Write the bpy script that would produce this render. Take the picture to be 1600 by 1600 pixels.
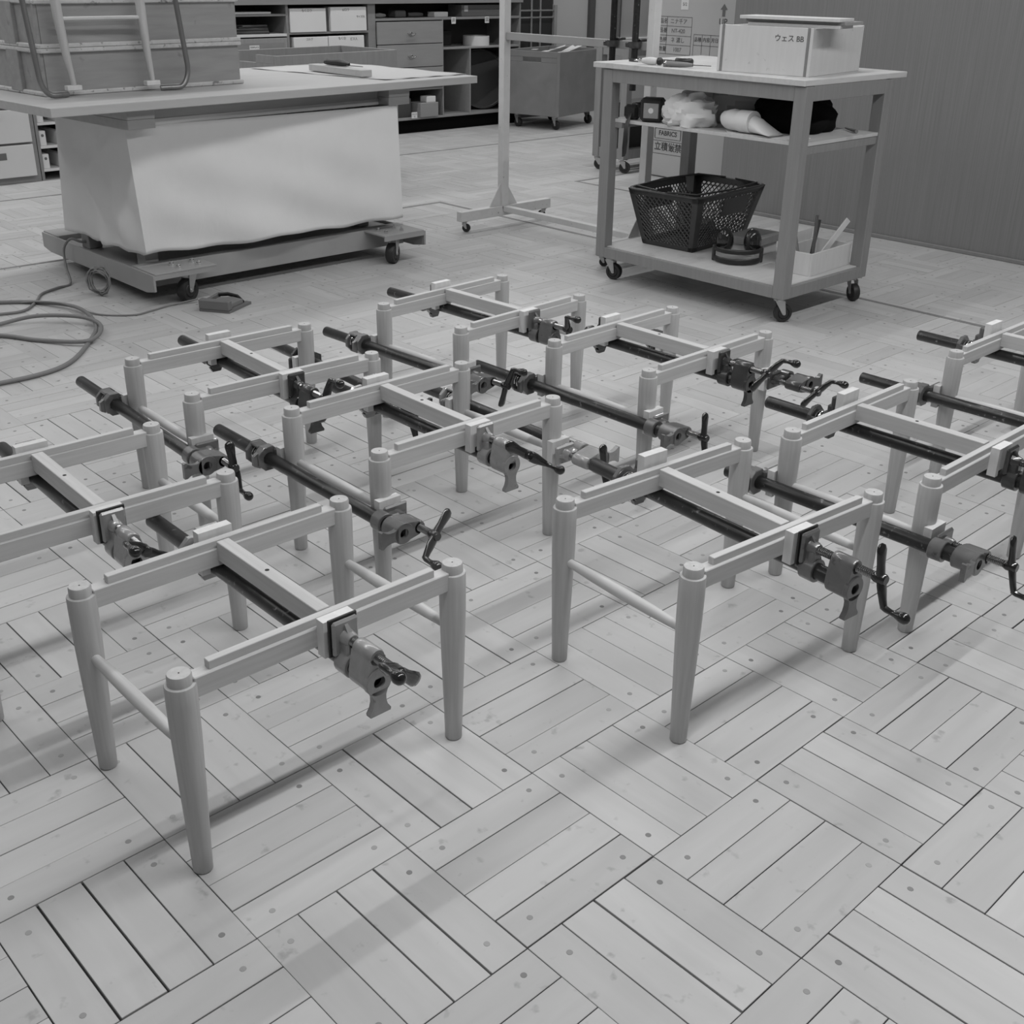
import bpy, bmesh, math, random
from mathutils import Matrix, Vector
random.seed(7)
for o in list(bpy.data.objects): bpy.data.objects.remove(o)
scene = bpy.context.scene
COL = scene.collection
R = math.radians

# ------------------------------------------------------------------ camera
cd = bpy.data.cameras.new('camera'); cam = bpy.data.objects.new('camera', cd); COL.objects.link(cam)
YAW, PIT, ROL = 0.811278948, 0.427072251, 0.0160755076
CAMLOC = Vector((-1.24531748, -0.939779015, 1.40352559))
F = Vector((math.cos(YAW)*math.cos(PIT), math.sin(YAW)*math.cos(PIT), -math.sin(PIT)))
r0 = Vector((math.sin(YAW), -math.cos(YAW), 0)); u0 = r0.cross(F)
RV = math.cos(ROL)*r0 + math.sin(ROL)*u0; UV_ = -math.sin(ROL)*r0 + math.cos(ROL)*u0
m = Matrix((RV, UV_, -F)).transposed().to_4x4(); m.translation = CAMLOC
cam.matrix_world = m
FPX, CXP, CYP = 1779.40347, 800.0, 759.543983
cd.sensor_fit = 'HORIZONTAL'; cd.sensor_width = 36.0
cd.lens = FPX/1600*36.0; cd.shift_y = (CYP-800)/1600
cd.clip_start = 0.05; cd.clip_end = 60
scene.camera = cam

# ------------------------------------------------------------------ world, lights, exposure
scene.view_settings.view_transform = 'Standard'; scene.view_settings.look = 'None'
scene.view_settings.exposure = 0.0; scene.view_settings.gamma = 1.0
scene.view_settings.use_curve_mapping = False
w = bpy.data.worlds.new('world'); scene.world = w; w.use_nodes = True
w.node_tree.nodes['Background'].inputs[0].default_value = (1, 1, 1, 1)
w.node_tree.nodes['Background'].inputs[1].default_value = 0.1
LAMP_Z = 2.70
LAMP_ROWS = [(-0.15, -1.3, 4.4, 1.45), (2.4, -1.5, 4.4, .76), (4.95, -2.3, 8.9, .78), (7.0, -2.3, 8.9, .74)]   # y, x range, relative output
LAMP_POWER = 10.4     # watts per metre of tube
for yy, xa, xb, rel in LAMP_ROWS:
    ld = bpy.data.lights.new('tube_row', 'AREA'); ld.shape = 'RECTANGLE'
    ld.size = xb-xa; ld.size_y = 0.05; ld.energy = LAMP_POWER*rel*(xb-xa); ld.color = (1, 1, 1)
    lo = bpy.data.objects.new('tube_row', ld); COL.objects.link(lo)
    lo.location = ((xa+xb)/2, yy, LAMP_Z)

# ------------------------------------------------------------------ helpers
class MB:
    def __init__(s): s.v = []; s.f = []
    def add(s, vs, fs, M=None):
        n = len(s.v)
        if M is not None: vs = [M @ Vector(p) for p in vs]
        s.v += [tuple(p) for p in vs]; s.f += [tuple(i+n for i in f) for f in fs]
        return s
    def box(s, c, d, b=0.0, M=None):
        hx, hy, hz = d[0]/2, d[1]/2, d[2]/2
        T = Matrix.Translation(Vector(c))
        if M is not None: T = M @ T
        if b <= 0:
            vs = [(x*hx, y*hy, z*hz) for x in (-1, 1) for y in (-1, 1) for z in (-1, 1)]
            fs = [(0, 1, 3, 2), (4, 6, 7, 5), (0, 4, 5, 1), (2, 3, 7, 6), (0, 2, 6, 4), (1, 5, 7, 3)]
            return s.add(vs, fs, T)
        b = min(b, hx*.95, hy*.95, hz*.95); h = (hx, hy, hz); idx = {}; vs = []
        for sx in (-1, 1):
            for sy in (-1, 1):
                for sz in (-1, 1):
                    sg = (sx, sy, sz)
                    for a in range(3):
                        idx[sg+(a,)] = len(vs)
                        vs.append(tuple(sg[k]*(h[k] if k == a else h[k]-b) for k in range(3)))
        fs = []
        for a in range(3):
            o1, o2 = [k for k in range(3) if k != a]
            for sa in (-1, 1):
                q = []
                for p1, p2 in ((-1, -1), (1, -1), (1, 1), (-1, 1)):
                    sg = [0]*3; sg[a] = sa; sg[o1] = p1; sg[o2] = p2; q.append(idx[tuple(sg)+(a,)])
                fs.append(tuple(q))
            for p1 in (-1, 1):
                for p2 in (-1, 1):
                    A = [0]*3; A[a] = -1; A[o1] = p1; A[o2] = p2; B = A[:]; B[a] = 1
                    fs.append((idx[tuple(A)+(o1,)], idx[tuple(B)+(o1,)], idx[tuple(B)+(o2,)], idx[tuple(A)+(o2,)]))
        for sx in (-1, 1):
            for sy in (-1, 1):
                for sz in (-1, 1): fs.append(tuple(idx[(sx, sy, sz, a)] for a in range(3)))
        return s.add(vs, fs, T)
    def span(s, x0, x1, y0, y1, z0, z1, b=0.0, M=None):
        return s.box(((x0+x1)/2, (y0+y1)/2, (z0+z1)/2), (abs(x1-x0), abs(y1-y0), abs(z1-z0)), b, M)
    def lathe(s, prof, n=24, M=None, closed=False, ph=0.0):
        vs = []; fs = []; rings = []
        for r, z in prof:
            if r < 1e-7: rings.append([len(vs)]); vs.append((0, 0, z))
            else:
                rings.append(list(range(len(vs), len(vs)+n)))
                vs += [(r*math.cos(2*math.pi*(i+ph)/n), r*math.sin(2*math.pi*(i+ph)/n), z) for i in range(n)]
        seq = list(zip(rings[:-1], rings[1:]))
        if closed: seq.append((rings[-1], rings[0]))
        for a, c in seq:
            for i in range(n):
                j = (i+1) % n
                if len(a) == 1 and len(c) == 1: continue
                if len(a) == 1: fs.append((a[0], c[i], c[j]))
                elif len(c) == 1: fs.append((a[i], a[j], c[0]))
                else: fs.append((a[i], a[j], c[j], c[i]))
        return s.add(vs, fs, M)
    def tube(s, path, rad, n=10, M=None, flat=None, up=(0.123, 0.21, 1), cap=True):
        P = [Vector(p) for p in path]; k = len(P); vs = []; fs = []
        if not isinstance(rad, (list, tuple)): rad = [rad]*k
        prev = Vector(up)
        for i, p in enumerate(P):
            t = (P[min(i+1, k-1)]-P[max(i-1, 0)]).normalized()
            nn = prev - t*prev.dot(t)
            if nn.length < 1e-6: nn = t.orthogonal()
            nn.normalize(); bb = t.cross(nn); prev = nn
            ra = rad[i]; rb = ra if flat is None else flat[i]
            for j in range(n):
                a = 2*math.pi*j/n; vs.append(p+nn*(ra*math.cos(a))+bb*(rb*math.sin(a)))
        for i in range(k-1):
            for j in range(n):
                j2 = (j+1) % n; fs.append((i*n+j, i*n+j2, (i+1)*n+j2, (i+1)*n+j))
        if cap: fs.append(tuple(range(n))); fs.append(tuple(range((k-1)*n, k*n)))
        return s.add(vs, fs, M)
    def prism(s, poly, z0, z1, M=None):
        n = len(poly)
        vs = [(p[0], p[1], z0) for p in poly]+[(p[0], p[1], z1) for p in poly]
        fs = [tuple(range(n))[::-1], tuple(range(n, 2*n))]+[(i, (i+1) % n, (i+1) % n+n, i+n) for i in range(n)]
        return s.add(vs, fs, M)
    def mesh(s, name, mat, smooth=None, recalc=True):
        me = bpy.data.meshes.new(name); me.from_pydata(s.v, [], s.f)
        if recalc:
            bm = bmesh.new(); bm.from_mesh(me); bmesh.ops.recalc_face_normals(bm, faces=bm.faces); bm.to_mesh(me); bm.free()
        me.materials.append(mat)
        if smooth:
            me.polygons.foreach_set('use_smooth', [True]*len(me.polygons))
            me.set_sharp_from_angle(angle=R(smooth))
        me.update(); return me
    def build(s, name, mat, parent=None, smooth=None, loc=None, rot=None, recalc=True):
        return link(name, s.mesh(name, mat, smooth, recalc), parent, loc, rot)

def link(name, data, parent=None, loc=None, rot=None):
    o = bpy.data.objects.new(name, data); COL.objects.link(o)
    if parent is not None: o.parent = parent
    if loc is not None: o.location = loc
    if rot is not None: o.rotation_euler = rot
    return o
def tag(o, label, cat, group=None, kind=None):
    if label: o['label'] = label
    if cat: o['category'] = cat
    if group: o['group'] = group
    if kind: o['kind'] = kind
    return o
def thing(name, label, cat, loc=(0, 0, 0), rz=0.0, group=None, rot=None):
    o = link(name, None, None, loc, rot if rot else (0, 0, rz)); o.empty_display_size = .05
    return tag(o, label, cat, group)
def struct(o, label=None): o['kind'] = 'structure'; o['label'] = label or o.name.replace('_', ' '); return o
RX = lambda a: Matrix.Rotation(R(a), 4, 'X')
RY = lambda a: Matrix.Rotation(R(a), 4, 'Y')
RZ = lambda a: Matrix.Rotation(R(a), 4, 'Z')
TR = lambda x, y, z: Matrix.Translation((x, y, z))
YAX = RX(-90)            # lathe z -> +y
def pix(p):              # world point -> photo pixel, only used to choose which planks are nearest in view
    d = Vector(p)-CAMLOC; z = d.dot(F)
    return (CXP+FPX*d.dot(RV)/z, CYP-FPX*d.dot(UV_)/z, z)

# ------------------------------------------------------------------ materials
def mat(name, val, rough=.5, metal=0.0, grain=None, gamt=.25, bump=0.0, spots=None, rnd=0.0, spec=.5, coat=0.0, uv=False, attr=False):
    M = bpy.data.materials.new(name); M.use_nodes = True; nt = M.node_tree; N = nt.nodes; L = nt.links
    bs = N['Principled BSDF']; bs.inputs['Roughness'].default_value = rough; bs.inputs['Metallic'].default_value = metal
    bs.inputs['Specular IOR Level'].default_value = spec; bs.inputs['Coat Weight'].default_value = coat
    bs.inputs['Base Color'].default_value = (val, val, val, 1)
    def math_(op, a, b):
        n = N.new('ShaderNodeMath'); n.operation = op
        for i, q in enumerate((a, b)):
            if isinstance(q, (int, float)): n.inputs[i].default_value = q
            else: L.new(q, n.inputs[i])
        return n.outputs[0]
    cur = None
    if rnd or grain:
        if attr:
            at = N.new('ShaderNodeAttribute'); at.attribute_name = 'rnd'; rv = at.outputs['Fac']
        else:
            oi = N.new('ShaderNodeObjectInfo'); rv = oi.outputs['Random']
    fac = None
    if grain:
        tc = N.new('ShaderNodeTexCoord'); mp = N.new('ShaderNodeMapping'); mp.inputs['Scale'].default_value = grain
        ad = N.new('ShaderNodeVectorMath'); ad.operation = 'ADD'
        sc = math_('MULTIPLY', rv, 41.0); cb = N.new('ShaderNodeCombineXYZ')
        for i in range(3): L.new(sc, cb.inputs[i])
        L.new(tc.outputs['UV' if uv else 'Object'], ad.inputs[0]); L.new(cb.outputs[0], ad.inputs[1])
        L.new(ad.outputs[0], mp.inputs['Vector'])
        nz = N.new('ShaderNodeTexNoise'); nz.inputs['Scale'].default_value = 1.0; nz.inputs['Detail'].default_value = 5; nz.inputs['Distortion'].default_value = .4
        L.new(mp.outputs[0], nz.inputs['Vector'])
        fac = math_('ADD', math_('MULTIPLY', math_('SUBTRACT', nz.outputs['Fac'], .5), 2*gamt), 1.0)
        if bump:
            bp = N.new('ShaderNodeBump'); bp.inputs['Strength'].default_value = bump; bp.inputs['Distance'].default_value = .002
            L.new(nz.outputs['Fac'], bp.inputs['Height']); L.new(bp.outputs[0], bs.inputs['Normal'])
        if spots:
            s2 = N.new('ShaderNodeTexNoise'); s2.inputs['Scale'].default_value = spots[0]; s2.inputs['Detail'].default_value = 3
            L.new(ad.outputs[0], s2.inputs['Vector'])
            k = N.new('ShaderNodeMapRange'); k.inputs['From Min'].default_value = spots[1]; k.inputs['From Max'].default_value = spots[1]+.1
            k.inputs['To Min'].default_value = 1.0; k.inputs['To Max'].default_value = spots[2]
            L.new(s2.outputs['Fac'], k.inputs['Value']); fac = math_('MULTIPLY', fac, k.outputs[0])
    if rnd:
        rr = math_('ADD', math_('MULTIPLY', math_('SUBTRACT', rv, .5), 2*rnd), 1.0)
        fac = rr if fac is None else math_('MULTIPLY', fac, rr)
    if fac is not None:
        out = math_('MULTIPLY', fac, val); cb2 = N.new('ShaderNodeCombineColor')
        for i in range(3): L.new(out, cb2.inputs[i])
        L.new(cb2.outputs[0], bs.inputs['Base Color'])
    return M
MT = {}
MT['plank'] = mat('plank wood', .495, .42, grain=(30, 4, 1), gamt=.12, spots=(30, .655, .72), rnd=.08, uv=True, bump=.05)
MT['plank_far'] = mat('far plank wood', .495, .42, grain=(30, 4, 1), gamt=.14, spots=(30, .655, .72), rnd=.08, uv=True, attr=True)
MT['plug'] = mat('plug wood', .27, .5, rnd=.35)
MT['subfloor'] = mat('dark joint', .035, .9)
MT['strip'] = mat('dark floor strip', .20, .6, grain=(60, 60, 60), gamt=.4)
MT['panel'] = mat('dark veneer panel', .21, .5, grain=(160, 160, 1.6), gamt=.26)
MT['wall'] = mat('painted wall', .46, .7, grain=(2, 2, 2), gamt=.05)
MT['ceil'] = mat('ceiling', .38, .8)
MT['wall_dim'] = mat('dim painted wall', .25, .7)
MT['beech_z'] = mat('beech upright grain', .475, .5, grain=(110, 110, 5), gamt=.22, rnd=.05, bump=.03)
MT['beech_x'] = mat('beech lengthwise grain', .52, .5, grain=(5, 110, 110), gamt=.2, rnd=.05, bump=.03)
MT['beech_y'] = mat('beech cross grain', .52, .5, grain=(110, 5, 110), gamt=.2, rnd=.05, bump=.03)
MT['pad'] = mat('pale pad wood', .66, .6, grain=(60, 60, 9), gamt=.16, rnd=.10)
MT['hole'] = mat('dark hole', .02, .8)
MT['pipe'] = mat('black iron pipe', .038, .30, metal=.55, grain=(60, 25, 60), gamt=.5, spots=(75, .64, 5.0), rnd=.3)
MT['cast_l'] = mat('light enamelled casting', .29, .25, metal=.1, grain=(40, 40, 40), gamt=.22, coat=.4, spots=(45, .66, .45))
MT['cast_m'] = mat('grey enamelled casting', .14, .28, metal=.15, grain=(40, 40, 40), gamt=.3, coat=.4, spots=(45, .64, .4))
MT['cast_d'] = mat('dark enamelled casting', .05, .28, metal=.2, grain=(40, 40, 40), gamt=.35, coat=.4, spots=(45, .64, .5))
MT['crank'] = mat('black glossy crank', .022, .18, metal=.2, coat=.5)
MT['crank_b'] = mat('worn steel crank', .09, .25, metal=.6)
MT['screw'] = mat('steel screw', .28, .25, metal=.9)
MT['chrome'] = mat('bright steel', .75, .2, metal=1.0)
MT['zinc'] = mat('zinc plate', .5, .35, metal=.85, grain=(30, 30, 30), gamt=.2)
MT['rubber'] = mat('black rubber', .022, .5)
MT['black'] = mat('black plastic', .018, .4)
MT['greywood'] = mat('grey painted wood', .26, .55, grain=(40, 40, 6), gamt=.2)
MT['cartwood'] = mat('cart frame wood', .25, .5, grain=(60, 60, 5), gamt=.16)
MT['cartply'] = mat('cart shelf plywood', .55, .6, grain=(8, 50, 50), gamt=.15, spots=(9, .63, .8))
MT['plylite'] = mat('pale plywood', .62, .6, grain=(50, 50, 6), gamt=.08, spots=(28, .68, .55))
MT['benchtop'] = mat('bench top laminate', .44, .5, grain=(3, 40, 40), gamt=.12)
MT['benchside'] = mat('bench beam wood', .36, .55, grain=(5, 40, 40), gamt=.15)
MT['cloth'] = mat('cotton sheet', .74, .9, grain=(11, 11, 9), gamt=.03, bump=1.0)
MT['canvas'] = mat('grey canvas', .36, .9)
MT['softblack'] = mat('black cloth', .008, .9, spec=.1)
MT['steelgrey'] = mat('painted steel', .33, .45, grain=(6, 6, 6), gamt=.15)
MT['crate'] = mat('crate plywood', .30, .6, grain=(4, 30, 30), gamt=.25, spots=(14, .66, .55))
MT['craterim'] = mat('chipped crate rim', .52, .7, grain=(30, 30, 30), gamt=.25, spots=(35, .60, .35))
MT['tube'] = mat('brushed tube steel', .25, .35, metal=.7, grain=(20, 20, 4), gamt=.3)
MT['white'] = mat('white card', .66, .6, grain=(6, 6, 6), gamt=.04)
MT['whitepaint'] = mat('chipped white paint', .62, .5, grain=(20, 20, 20), gamt=.1, spots=(38, .69, .25))
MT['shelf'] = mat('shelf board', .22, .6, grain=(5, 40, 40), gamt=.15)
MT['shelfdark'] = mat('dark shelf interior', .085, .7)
MT['drawer'] = mat('drawer front', .26, .5, grain=(4, 30, 30), gamt=.12)
MT['whitedrawer'] = mat('white drawer front', .60, .5, grain=(5, 5, 5), gamt=.04)
MT['carton'] = mat('brown carton', .43, .75, grain=(3, 3, 3), gamt=.06)
MT['ink'] = mat('printed ink', .06, .7)
MT['sheet'] = mat('drawing paper', .50, .7)
MT['plinth'] = mat('black plinth', .006, .9, spec=.05)
MT['disc'] = mat('dark polished steel', .11, .25, metal=.6)
MT['inkgrey'] = mat('faded ink', .13, .7)
MT['bin'] = mat('fibre bin', .20, .55, grain=(6, 6, 6), gamt=.22)
MT['basket'] = mat('basket plastic', .045, .45)
MT['glass'] = mat('dark glass', .03, .12)
MT['cable'] = mat('grey cable', .20, .5)
MT['pedal'] = mat('grey pedal plastic', .16, .5)
MT['lamp'] = mat('lamp housing', .7, .5)

# ------------------------------------------------------------------ floor: basket-weave blocks of four planks
B = .303; PW = B/4
FX0, FX1, FY0, FY1 = -9, 31, -9, 28
def plank_parts(i, j):
    along_x = (i+j) % 2 == 0
    # block (i, j) covers x i..i+1, y j..j+1; planks run along x when even
    for k in range(4):
        if along_x: yield (i+.5)*B, (j+(k+.5)/4)*B, 0.0, k
        else: yield (i+(k+.5)/4)*B, (j+.5)*B, 90.0, k
allp = []
for i in range(FX0, FX1):
    for j in range(FY0, FY1):
        # grid index j here counts +y; the photo's even blocks have corners (i, -j-1)
        for (x, y, a, k) in plank_parts(i, j+1): allp.append((x, y-B, a, k))
def score(p):
    u, v, z = pix((p[0], p[1], 0))
    if z < .3 or u < -120 or u > 1720 or v < 0 or v > 1720: return 1e9
    return z
allp.sort(key=score)
near, far = allp[:300], allp[300:]
fl = struct(MB().span(FX0*B-.02, FX1*B+.02, FY0*B-.02, FY1*B+.02, -.06, -.006).build('floor', MT['subfloor']), 'pale wooden basket weave block floor')
def plank_mesh():
    L_, W_, T_, b_ = B-.0008, PW-.0008, .012, .0006
    mb = MB().box((0, 0, -T_/2), (L_, W_, T_), b_); me = mb.mesh('plank', MT['plank'])
    uvl = me.uv_layers.new(name='UVMap')
    for lp in me.loops:
        c = me.vertices[lp.vertex_index].co; uvl.data[lp.index].uv = (c.y, c.x)
    return me
PM = plank_mesh()
plugm = MB().lathe([(0, .0004), (.0052, .0004), (.0055, 0), (.0055, -.003), (0, -.003)], 14).mesh('plug', MT['plug'])
def gaps():
    g = random.random()
    return (.0006 if g < .45 else .0014 if g < .8 else .0026)*random.uniform(.7, 1.3)
for (x, y, a, k) in near:
    o = link('plank', PM, fl, (x+random.uniform(-.0004, .0004), y+random.uniform(-.0004, .0004), random.uniform(-.0005, .0003)), (0, 0, R(a)))
    o.scale = (1-gaps()/B*.7, 1-gaps()/PW, 1)
    if k in (0, 3):
        for s_ in (-1, 1):
            link('plug', plugm, o, (s_*(B/2-.045)+random.uniform(-.006, .006), random.uniform(-.006, .006), 0))
vs, fs, uvs, rnds = [], [], [], []; pv, pf = [], []
for (x, y, a, k) in far:
    hl, hw = (B-gaps()*.7)/2, (PW-gaps())/2; zz = random.uniform(-.0005, .0003)
    ca, sa = (1, 0) if a == 0 else (0, 1)
    n = len(vs); rv = random.random()
    loc = [(-hl, -hw), (hl, -hw), (hl, hw), (-hl, hw)]
    for z in (zz, zz-.01):
        for lx, ly in loc: vs.append((x+ca*lx-sa*ly, y+sa*lx+ca*ly, z))
    for f in ((0, 1, 2, 3), (0, 4, 5, 1), (1, 5, 6, 2), (2, 6, 7, 3), (3, 7, 4, 0)):
        fs.append(tuple(q+n for q in f)); rnds.append(rv)
        for q in f: lx, ly = loc[q % 4]; uvs += [ly, lx]
    if k in (0, 3) and pix((x, y, 0))[2] > .3 and pix((x, y, 0))[2] < 7:
        for s_ in (-1, 1):
            lx = s_*(B/2-.045)+random.uniform(-.006, .006); ly = random.uniform(-.006, .006)
            cx_, cy_ = x+ca*lx-sa*ly, y+sa*lx+ca*ly; q = len(pv)
            pv += [(cx_+.0055*math.cos(t*math.pi/4), cy_+.0055*math.sin(t*math.pi/4), .0004) for t in range(8)]; pf.append(tuple(range(q, q+8)))
me = bpy.data.meshes.new('far_planks'); me.from_pydata(vs, [], fs); me.materials.append(MT['plank_far'])
uvl = me.uv_layers.new(name='UVMap'); uvl.data.foreach_set('uv', uvs)
at_ = me.attributes.new('rnd', 'FLOAT', 'FACE'); at_.data.foreach_set('value', rnds)
link('far_planks', me, fl)['kind'] = 'stuff'
me = bpy.data.meshes.new('far_plugs'); me.from_pydata(pv, [], pf); me.materials.append(MT['plug'])
link('far_plugs', me, fl)['kind'] = 'stuff'
# dark inlaid strips in the floor
for n_, (x0, x1, y0, y1) in enumerate([(3.576, 3.604, -2.5, 4.868), (-2.5, 3.604, 4.868, 4.894), (-2.5, 9.2, 6.635, 6.661),
                                       (4.866, 4.892, 3.66, 4.868), (4.866, 9.2, 4.868, 4.894)]):
    struct(MB().span(x0, x1, y0, y1, -.004, .0012).build('trim_%d' % (n_+1), MT['strip']), 'dark strip let into the floor')

# ------------------------------------------------------------------ room shell
WX0, WX1, WY0, WY1, WZ = FX0*B, FX1*B, FY0*B, 8.12, 2.85
struct(MB().span(WX0, WX1, WY1, WY1+.12, 0, WZ).build('wall_back', MT['wall']))
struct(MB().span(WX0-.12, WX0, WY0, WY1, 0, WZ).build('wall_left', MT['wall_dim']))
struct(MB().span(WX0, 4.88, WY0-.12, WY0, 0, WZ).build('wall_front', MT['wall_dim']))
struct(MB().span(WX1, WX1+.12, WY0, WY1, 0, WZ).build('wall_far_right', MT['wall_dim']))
struct(MB().span(WX0, WX1, WY0, WY1, WZ, WZ+.1).build('ceiling', MT['ceil']))
struct(MB().span(4.885, 4.985, WY0, 3.61, .0, WZ).build('wall_right', MT['panel']), 'dark vertical grained partition wall')
struct(MB().span(4.868, 4.8852, WY0, 3.61, 0, .022, .003).build('baseboard_right', MT['shelf']), 'low base strip of the dark partition')
for n_, (yy, xa, xb, rel) in enumerate(LAMP_ROWS):
    t = thing('ceiling_light', ['white tube lamp housing above the camera', 'white tube lamp housing above the clamped stools', 'white tube lamp housing above the covered workbench', 'white tube lamp housing above the back shelves', 'white tube lamp housing behind the camera'][n_], 'ceiling light', ((xa+xb)/2, yy, WZ), group='ceiling lights')
    MB().box((0, 0, -.04), (xb-xa, .16, .08), .01).build('housing', MT['lamp'], t)

# ------------------------------------------------------------------ stool frames
SW, SD, SH = .5547, .367, .395
leg_me = MB().lathe([(0, 0), (.0150, 0), (.0170, .003), (.0182, .05), (.0222, .18), (.0250, .28), (.0256, .34), (.0256, .3725), (.0248, .3755),
                     (.0202, .3765), (.0200, .3915), (.0186, SH), (0, SH)], 28).mesh('leg', MT['beech_z'], 40)
dot_me = MB().lathe([(0, .0004), (.0014, .0004), (.0014, -.002), (0, -.002)], 8).mesh('centre_hole', MT['hole'])
mb = MB(); hl = SW/2-.018
mb.span(-hl, hl, -.0135, .0135, .3455, .3830, .0015); mb.span(-hl+.030, hl-.030, -.0065, .0085, .3825, .3985, .001)
rail_me = mb.mesh('long_rail', MT['beech_x'])
cross_me = MB().span(-.0135, .0135, -SD/2+.0125, SD/2-.0125, .3575, .3980, .0012).mesh('cross_rail', MT['beech_y'])
hol2 = MB().lathe([(0, .0004), (.0042, .0004), (.0042, -.003), (0, -.003)], 12).mesh('screw_hole', MT['hole'])
yy_ = SD/2-.016
dow_me = MB().tube([(0, -yy_+2*yy_*t/8, 0) for t in range(9)], [.0088, .0105, .0118, .0125, .0128, .0125, .0118, .0105, .0088], 16).mesh('stretcher', MT['beech_y'], 40)
STOOLS = {
 'S1': (-.312, .678, -.6, 'pale stool frame nearest the camera at lower left, one clamp across its middle'),
 'S2': (.582, .341, -4.9, 'pale stool frame standing alone in the right foreground, set slightly askew'),
 'S3': (1.294, .274, -.3, 'pale stool frame right of the foreground one, its front right leg at the photo edge'),
 'S4': (.466, 1.191, -.65, 'pale stool frame in the middle of the group with clamps along both sides'),
 'S5': (.341, 1.803, -2.6, 'pale stool frame at the back left, nearest the coiled grey cable'),
 'S6': (1.375, 1.171, .5, 'pale stool frame at the back right, in front of the wheeled cart'),
 'S7': (1.24, 1.832, 2.8, 'farthest pale stool frame at the top of the group'),
 'S0': (-.408, 1.328, -2.0, 'pale stool frame cut off by the left photo edge'),
 'S8': (2.203, .321, 0, 'pale stool frame cut off by the right photo edge, mostly out of view'),
}
for k, (x, y, a, lab) in STOOLS.items():
    t = thing('stool_frame', lab, 'stool', (x, y, 0), R(a), 'stool frames glued up on the floor')
    for sx in (-1, 1):
        for sy in (-1, 1):
            o = link('leg', leg_me, t, (sx*SW/2, sy*SD/2, 0), (0, 0, random.uniform(0, 6)))
            link('centre_hole', dot_me, o, (0, 0, SH))
        link('stretcher', dow_me, t, (sx*SW/2, 0, .252))
    link('long_rail', rail_me, t, (0, -SD/2, 0)); link('long_rail', rail_me, t, (0, SD/2, 0), (0, 0, math.pi))
    o = link('cross_rail', cross_me, t); link('screw_hole', hol2, o, (0, .01, .398))
def stool_world(k, lx, ly, lz):
    x, y, a, _ = STOOLS[k]; c, s = math.cos(R(a)), math.sin(R(a))
    return (x+c*lx-s*ly, y+s*lx+c*ly, lz)

# ------------------------------------------------------------------ pipe clamps (pipe along local y, jaws towards local +z)
PR = .0168; SZ = .046; CON = .2245
def ring(mb, ro, ri, y0, y1, n=24, z=0, ph=0):
    b = .0015
    mb.lathe([(ri, y0), (ro-b, y0), (ro, y0+b), (ro, y1-b), (ro-b, y1), (ri, y1)], n, TR(0, 0, z) @ YAX, closed=True, ph=ph)
def jaw_front():
    mb = MB()
    mb.box((0, -CON-.0095, .046), (.052, .010, .066), .004)
    ring(mb, .0245, PR+.0006, -CON-.038, -CON-.006)
    mb.lathe([(0, -.034), (.011, -.034), (.0135, -.028), (.016, -.010), (0, -.008)], 20, TR(0, -CON, SZ) @ YAX)
    for sx in (-1, 1):     # web down to the sleeve and rib up the plate
        mb.add([(sx*.015, -CON-.012, .018), (sx*.013, -CON-.034, .020), (sx*.006, -CON-.03, .045), (sx*.014, -CON-.012, .045)], [(0, 1, 2, 3)])
    mb.span(-.013, .013, -CON-.034, -CON-.010, .014, .044, .004)
    mb.add([(-.003, -CON-.012, .074), (.003, -CON-.012, .074), (.005, -CON-.028, .056), (-.005, -CON-.028, .056), (-.005, -CON-.012, .05), (.005, -CON-.012, .05)],
           [(0, 1, 2, 3), (0, 3, 4), (1, 5, 2), (3, 2, 5, 4)])
    return mb
def head_body():
    mb = MB(); y0, y1 = -.326, -.274
    ring(mb, .0245, PR+.0005, y0+.006, y1)
    ring(mb, .0262, .0115, y0-.003, y0+.008)
    mb.lathe([(0, y0), (.014, y0), (.0158, y0+.004), (.0158, y1-.004), (.014, y1), (0, y1)], 20, TR(0, 0, SZ) @ YAX)
    mb.add([(-.0235, y0, .006), (.0235, y0, .006), (.0155, y0, .046), (-.0155, y0, .046), (-.0235, y1, .006), (.0235, y1, .006), (.0155, y1, .046), (-.0155, y1, .046)],
           [(0, 1, 2, 3), (4, 5, 6, 7), (0, 4, 7, 3), (1, 5, 6, 2), (3, 7, 6, 2), (0, 4, 5, 1)])
    P = [(-.017, -.016), (-.0125, -.028), (-.0125, -.038), (-.0150, -.048), (-.0215, -.058), (-.0205, -.063), (.0205, -.063), (.0215, -.058), (.0150, -.048), (.0125, -.038), (.0125, -.028), (.017, -.016)]
    mb.prism(P, 0, .012, TR(0, y0+.009, 0) @ RX(90))
    return mb
cast = {}
for c_ in 'lmd':
    cast[c_] = (jaw_front().mesh('sliding_jaw', MT['cast_'+c_], 35), head_body().mesh('screw_head', MT['cast_'+c_], 35))
    mb = MB()
    mb.box((0, CON+.008, .046), (.052, .013, .066), .004)
    ring(mb, .0345, PR+.0006, CON+.010, CON+.034, 8, 0, .5)
    mb.span(-.014, .014, CON+.010, CON+.030, .018, .05, .004)
    for sx in (-1, 1): mb.box((sx*.0275, CON+.05, -.004), (.008, .036, .030), .002)
    ring(mb, .0345, PR+.0006, CON+.064, CON+.076, 8, 0, .5)
    mb.prism([(-.02, -.03), (.02, -.03), (.013, -.043), (-.013, -.043)], 0, .012, TR(0, CON+.026, 0) @ RX(90))
    cast[c_] += (mb.mesh('tail_jaw', MT['cast_'+c_], 35),)
rub_me = MB().box((0, -CON-.0024, .046), (.058, .0045, .072), .001).mesh('jaw_facing', MT['rubber'])
prof = []; yv = -.372
while yv < -.236: prof += [(.0072, yv), (.0088, yv+.0015), (.0088, yv+.0022), (.0072, yv+.0037)]; yv += .0040
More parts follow.
